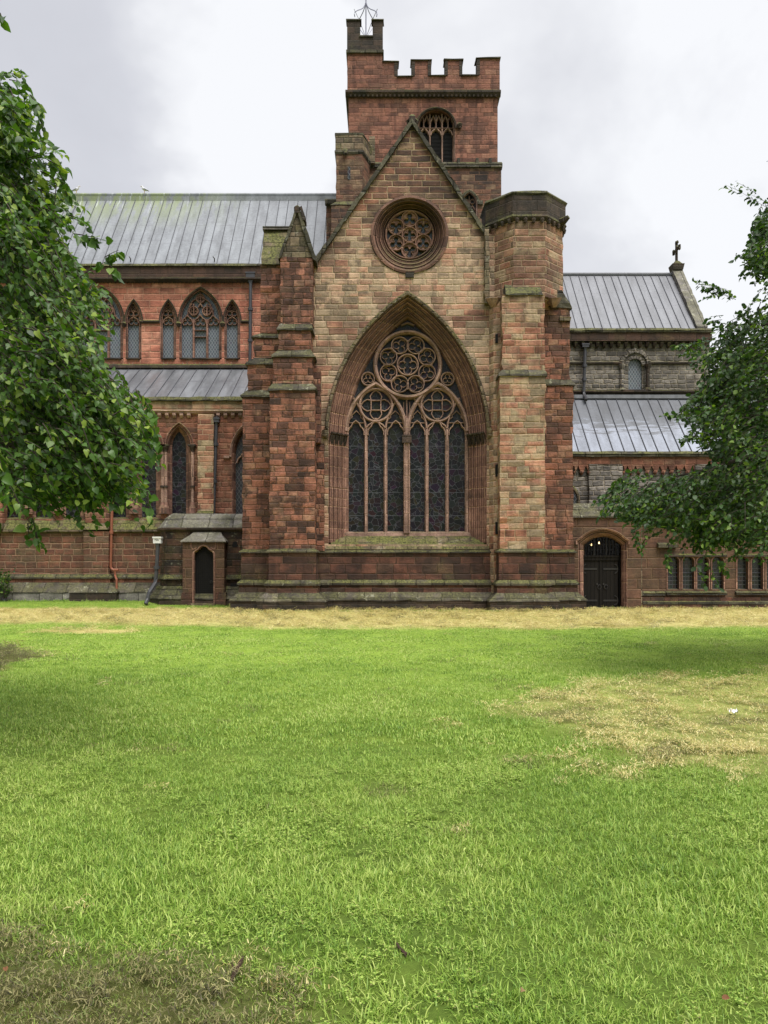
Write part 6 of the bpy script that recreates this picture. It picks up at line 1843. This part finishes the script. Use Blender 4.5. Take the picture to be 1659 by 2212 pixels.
def clump(name, n, rad, h0, h1, w0, lie=0.0, seg=2):
    V, Fs = [], []
    for _ in range(n):
        a = rng.uniform(0, 6.283); r_ = rad * math.sqrt(rng.random()); x, y = r_ * math.cos(a), r_ * math.sin(a)
        h = rng.uniform(h0, h1); az = rng.uniform(0, 6.283); lean = rng.uniform(.25, 1.5) if lie == 0 else rng.uniform(1.1, 1.6)
        dx_, dy_ = math.cos(az), math.sin(az); wx_, wy_ = -dy_, dx_
        w_ = w0 * rng.uniform(.6, 1.2); o = len(V); z0 = -.006 if lie == 0 else rng.uniform(.012, .03 + lie)
        k = seg + 1
        for i in range(k):
            t = i / seg; an = lean * (.35 + .65 * t) if lie == 0 else lean
            px_, pz = h * t * math.sin(an), h * t * math.cos(an)
            if lie: pz = h * t * rng.uniform(-.1, .12) + .01 * math.sin(t * 3.14)
            ww = w_ * (1 - .85 * t ** 1.6) / 2 if lie == 0 else w_ * .5
            V += [(x + dx_ * px_ - wx_ * ww, y + dy_ * px_ - wy_ * ww, z0 + pz), (x + dx_ * px_ + wx_ * ww, y + dy_ * px_ + wy_ * ww, z0 + pz)]
        for i in range(seg): Fs.append((o + 2 * i, o + 2 * i + 1, o + 2 * i + 3, o + 2 * i + 2))
    me = bpy.data.meshes.new(name); me.from_pydata(V, [], Fs); me.materials.append(BLADE); me.polygons.foreach_set('use_smooth', [True] * len(me.polygons))
    return bpy.data.objects.new(name, me)


def weed(name, n, rad, size):
    """clover and plantain leaves among the grass"""
    V, Fs = [], []
    for _ in range(n):
        a = rng.uniform(0, 6.283); r_ = rad * math.sqrt(rng.random()); c = np.array((r_ * math.cos(a), r_ * math.sin(a), rng.uniform(.012, .035)))
        s_ = size * rng.uniform(.6, 1.2); az = rng.uniform(0, 6.283)
        for k in range(3):
            d = np.array((math.cos(az + 2.09 * k), math.sin(az + 2.09 * k), rng.uniform(-.1, .35))); t = np.array((-d[1], d[0], 0)); o = len(V)
            V += [tuple(c), tuple(c + d * s_ * .6 + t * s_ * .45), tuple(c + d * s_), tuple(c + d * s_ * .6 - t * s_ * .45)]; Fs.append((o, o + 1, o + 2, o + 3))
    me = bpy.data.meshes.new(name); me.from_pydata(V, [], Fs); me.materials.append(BLADE)
    return bpy.data.objects.new(name, me)


def scatter(name, pts, sources, attrs, label, cat):
    """one stuff object: the points carry the source clumps as geometry-node instances"""
    src = bpy.data.collections.new(name + '_source')
    for s_ in sources: src.objects.link(s_)
    me = bpy.data.meshes.new(name); me.from_pydata(pts.tolist(), [], [])
    for nm, val in attrs.items():
        typ = 'INT' if val.dtype == np.int32 else 'FLOAT'
        at = me.attributes.new(nm, typ, 'POINT'); at.data.foreach_set('value', val)
    o = bpy.data.objects.new(name, me); COL.objects.link(o)
    o['kind'] = 'stuff'; o['label'] = label; o['category'] = cat
    tree = bpy.data.node_groups.new(name, 'GeometryNodeTree')
    tree.interface.new_socket('Geometry', in_out='INPUT', socket_type='NodeSocketGeometry'); tree.interface.new_socket('Geometry', in_out='OUTPUT', socket_type='NodeSocketGeometry')
    N = tree.nodes.new; L = tree.links.new
    gi, go = N('NodeGroupInput'), N('NodeGroupOutput'); iop = N('GeometryNodeInstanceOnPoints'); ci = N('GeometryNodeCollectionInfo')
    ci.inputs['Collection'].default_value = src; ci.inputs['Separate Children'].default_value = True; ci.inputs['Reset Children'].default_value = True
    def NA(nm, typ):
        nd = N('GeometryNodeInputNamedAttribute'); nd.data_type = typ; nd.inputs['Name'].default_value = nm; return nd.outputs['Attribute']
    cx_ = N('ShaderNodeCombineXYZ'); L(NA('tiltx', 'FLOAT'), cx_.inputs[0]); L(NA('tilty', 'FLOAT'), cx_.inputs[1]); L(NA('rotz', 'FLOAT'), cx_.inputs[2])
    e2r = N('FunctionNodeEulerToRotation'); L(cx_.outputs[0], e2r.inputs[0])
    L(gi.outputs[0], iop.inputs['Points']); L(ci.outputs[0], iop.inputs['Instance']); iop.inputs['Pick Instance'].default_value = True
    L(NA('pick', 'INT'), iop.inputs['Instance Index']); L(e2r.outputs[0], iop.inputs['Rotation']); L(NA('size', 'FLOAT'), iop.inputs['Scale'])
    L(iop.outputs[0], go.inputs[0])
    md = o.modifiers.new('scatter', 'NODES'); md.node_group = tree
    return o


def field(y0, y1, dens, margin=1.2):
    """random points in the wedge of lawn the viewer overlooks, plus a margin to the sides"""
    area_n = int(((y1 - y0) * ((.4634 * (y0 + y1) / 2 + margin) * 2)) * dens)
    y = rng.uniform(y0, y1, area_n * 2); half = .4634 * y + margin; hm = .4634 * y1 + margin
    keep = rng.uniform(0, hm, len(y)) < half
    y = y[keep][:area_n]; half = half[keep][:area_n]
    return rng.uniform(-1, 1, len(y)) * half, y


def attrs_for(x, y, nsrc, smin, smax):
    band, pr, pl, pb, bare = masks(x, y)
    big = fbm(x, y, 2.6, 51); sm = fbm(x, y, .45, 61)
    stripe = .5 + .5 * np.sin(x * 1.9 + 2.5 * fbm(x, y, 5, 71))
    tint = np.clip(.26 + .45 * big + .55 * (sm - .5) + .08 * stripe, 0, 1)
    f = lambda a: a.astype(np.float32)
    return dict(dry=f(np.clip(band * .66 + pr * .42, 0, 1)), brown=f(np.clip(pl * .7 + pb * .45 + bare * .4, 0, 1)), tint=f(tint),
                tiltx=f(rng.normal(0, .12, len(x))), tilty=f(rng.normal(0, .12, len(x))), rotz=f(rng.uniform(0, 6.283, len(x))),
                size=f(rng.uniform(smin, smax, len(x)) * (.58 + .9 * fbm(x, y, .8, 81)) * (1 - .45 * np.clip(band + pr + pl + pb, 0, 1))), pick=rng.integers(0, nsrc, len(x)).astype(np.int32))


parts = []
x1, y1 = field(.8, 7.0, 440, 3.6); x2, y2 = field(7.0, 14.0, 120, 4.5); x3, y3 = field(14.0, 37.6, 46, 5)
srcs = [clump('grass_tuft', 26, .06, .014, .060, .0052) for _ in range(7)] + [clump('grass_tuft', 36, .11, .016, .052, .0082) for _ in range(5)] + [clump('grass_tuft', 60, .19, .012, .032, .012) for _ in range(5)] + [weed('clover', 7, .06, .011) for _ in range(2)]
names = sorted(range(len(srcs)), key=lambda i: srcs[i].name)
for i, s_ in enumerate(srcs): s_.name = 'lawn_source_%02d' % i
pk1 = rng.integers(0, 7, len(x1)); cl_m = fbm(x1, y1, .7, 91); pk1 = np.where((cl_m > .52) & (rng.random(len(x1)) < .3), rng.integers(17, 19, len(x1)), pk1)
pk2 = rng.integers(7, 12, len(x2)); pk3 = rng.integers(12, 17, len(x3))
# longer grass the mower misses along the foot of the walls
fx, fy = [], []
for xa, xb, yw in ((-5.2, 6.6, 31.35), (6.6, 9.6, 33.35), (9.6, 17, 33.3), (-7.4, -5.0, 35.5), (-19, -9.8, 37.45)):
    k_ = int((xb - xa) * 16); fx.append(rng.uniform(xa, xb, k_)); fy.append(yw + rng.normal(0, .07, k_))
x4, y4 = np.concatenate(fx), np.concatenate(fy); pk4 = rng.integers(7, 12, len(x4))
gx, gy = np.concatenate([x1, x2, x3, x4]), np.concatenate([y1, y2, y3, y4])
at = attrs_for(gx, gy, 5, .85, 1.2); at['pick'] = np.concatenate([pk1, pk2, pk3, pk4]).astype(np.int32)
at['size'][-len(x4):] = rng.uniform(1.2, 3.2, len(x4)); at['dry'][-len(x4):] *= .5; at['tint'][-len(x4):] *= .6
scatter('grass', np.stack([gx, gy, gz_(gx, gy)], -1), srcs, at, 'mown green grass of the lawn in front of the cathedral', 'grass')

# ---- clippings left by the mower
x1, y1 = field(1.5, 7.5, 420, 3); x2, y2 = field(5.5, 20, 130, 4); x3, y3 = field(17, 33.0, 40, 4)
def keepm(x, y, k):
    band, pr, pl, pb, bare = masks(x, y); w_ = np.clip(k[0] * band + k[1] * pr + k[2] * pl + k[3] * pb + k[4] * bare, 0, 1)
    heap = ss(fbm(x, y, .32, 101), .46, .60)
    return rng.random(len(x)) < w_ * np.maximum(.10 + .55 * heap, pb * .62)
k1 = keepm(x1, y1, (0, .62, 1, .9, .5)); k2 = keepm(x2, y2, (0, .62, .8, .7, .22)); k3 = keepm(x3, y3, (.8, 0, .7, 0, 0))
x1, y1, x2, y2, x3, y3 = x1[k1], y1[k1], x2[k2], y2[k2], x3[k3], y3[k3]
srcs = [clump('clipping_tuft', 22, .06, .016, .045, .0034, .02) for _ in range(6)] + [clump('clipping_tuft', 26, .11, .025, .075, .0066, .03) for _ in range(5)] + [clump('clipping_tuft', 34, .20, .05, .13, .010, .04) for _ in range(4)]
for i, s_ in enumerate(srcs): s_.name = 'clip_source_%02d' % i
gx, gy = np.concatenate([x1, x2, x3]), np.concatenate([y1, y2, y3])
at = attrs_for(gx, gy, 5, .8, 1.25)
band, pr, pl, pb, bare = masks(gx, gy); wad = ss(fbm(gx, gy, .5, 111), .60, .70)
f32 = lambda a: a.astype(np.float32)
at['dry'] = f32(np.ones(len(gx))); at['brown'] = f32(np.clip(np.maximum(np.maximum(pl, pb * .93), np.maximum(bare * .35, np.maximum(wad * .32, .8 * band * ss(fbm(gx, gy, .42, 131), .66, .74)))), 0, 1)); at['size'] = f32(rng.uniform(.8, 1.25, len(gx)))
at['tiltx'] = f32(rng.normal(0, .22, len(gx))); at['tilty'] = f32(rng.normal(0, .22, len(gx)))
at['pick'] = np.concatenate([rng.integers(0, 6, len(x1)), rng.integers(6, 11, len(x2)), rng.integers(11, 15, len(x3))]).astype(np.int32)
zc_ = gz_(gx, gy) + .012 + .03 * wad
scatter('grass_clippings', np.stack([gx, gy, zc_], -1), srcs, at, 'dry yellow and brown grass clippings lying on the lawn', 'grass clippings')

# ---- a few fallen leaves, brown and orange
for i, (px_, py_, lab) in enumerate(((1559, 2183, 'small orange brown fallen leaf deep in the green grass'), (13, 2123, 'small orange brown fallen leaf on the dull brown clippings'), (1131, 2163, 'pale tan fallen leaf standing among the grass blades'))):
    gx_, gy_ = gpt(px_, py_); lv = Leaves(BEECH); mb = MB()
    lv.add(np.array((gx_, gy_, .045)), np.array((math.cos(i * 2.1), math.sin(i * 2.1), .1)), np.array((.2, -.5, .8)), .03)
    mb.v = [tuple(p_) for p_ in lv.v[0]]; mb.f = list(LF)
    tag(obj('fallen_leaf', mb, M['deadleaf'] if i != 2 else M['paleleaf']), lab, 'leaf', 'fallen leaves on the lawn')

# ---- small things on the lawn
gx_, gy_ = gpt(1584, 1545)
mb = MB(); gridn = 6; rows = []
for i in range(gridn):
    rows.append([(gx_ + (j - 2.5) * .016, gy_ + (i - 2.5) * .015, .05 + .03 * math.sin(i * 1.7 + j * 1.1) * math.cos(j * 1.9)) for j in range(gridn)])
mb.grid(rows); mb.grid([[(x, y, z - .004) for x, y, z in r_] for r_ in rows])
tag(obj('paper_scrap', mb, M['paper'], smooth=True), 'crumpled white scrap of paper lying on the dry clippings', 'litter')
gx_, gy_ = gpt(508, 2118)
mb = MB(); mb.tube([(gx_ - .01, gy_ - .05, .02), (gx_, gy_, .035), (gx_ + .012, gy_ + .03, .05), (gx_ + .02, gy_ + .07, .06)], [.008, .011, .009, .004], 6); mb.tube([(gx_, gy_, .035), (gx_ - .02, gy_ + .03, .055)], [.006, .002], 5)
tag(obj('fallen_twig', mb, M['twigm']), 'short dark brown twig lying on the brown clippings', 'twig')
gx_, gy_ = gpt(868, 2062)
mb = MB(); mb.tube([(gx_ - .02, gy_ + .04, .03), (gx_ - .012, gy_, .03), (gx_ + .005, gy_ - .03, .025), (gx_ + .03, gy_ - .045, .02)], [.004, .006, .007, .004], 6); mb.tube([(gx_ + .005, gy_ - .03, .025), (gx_ + .02, gy_ - .07, .02)], [.005, .002], 5)
tag(obj('fallen_twig', mb, M['twigm']), 'thin crooked twig lying in long green grass', 'twig')
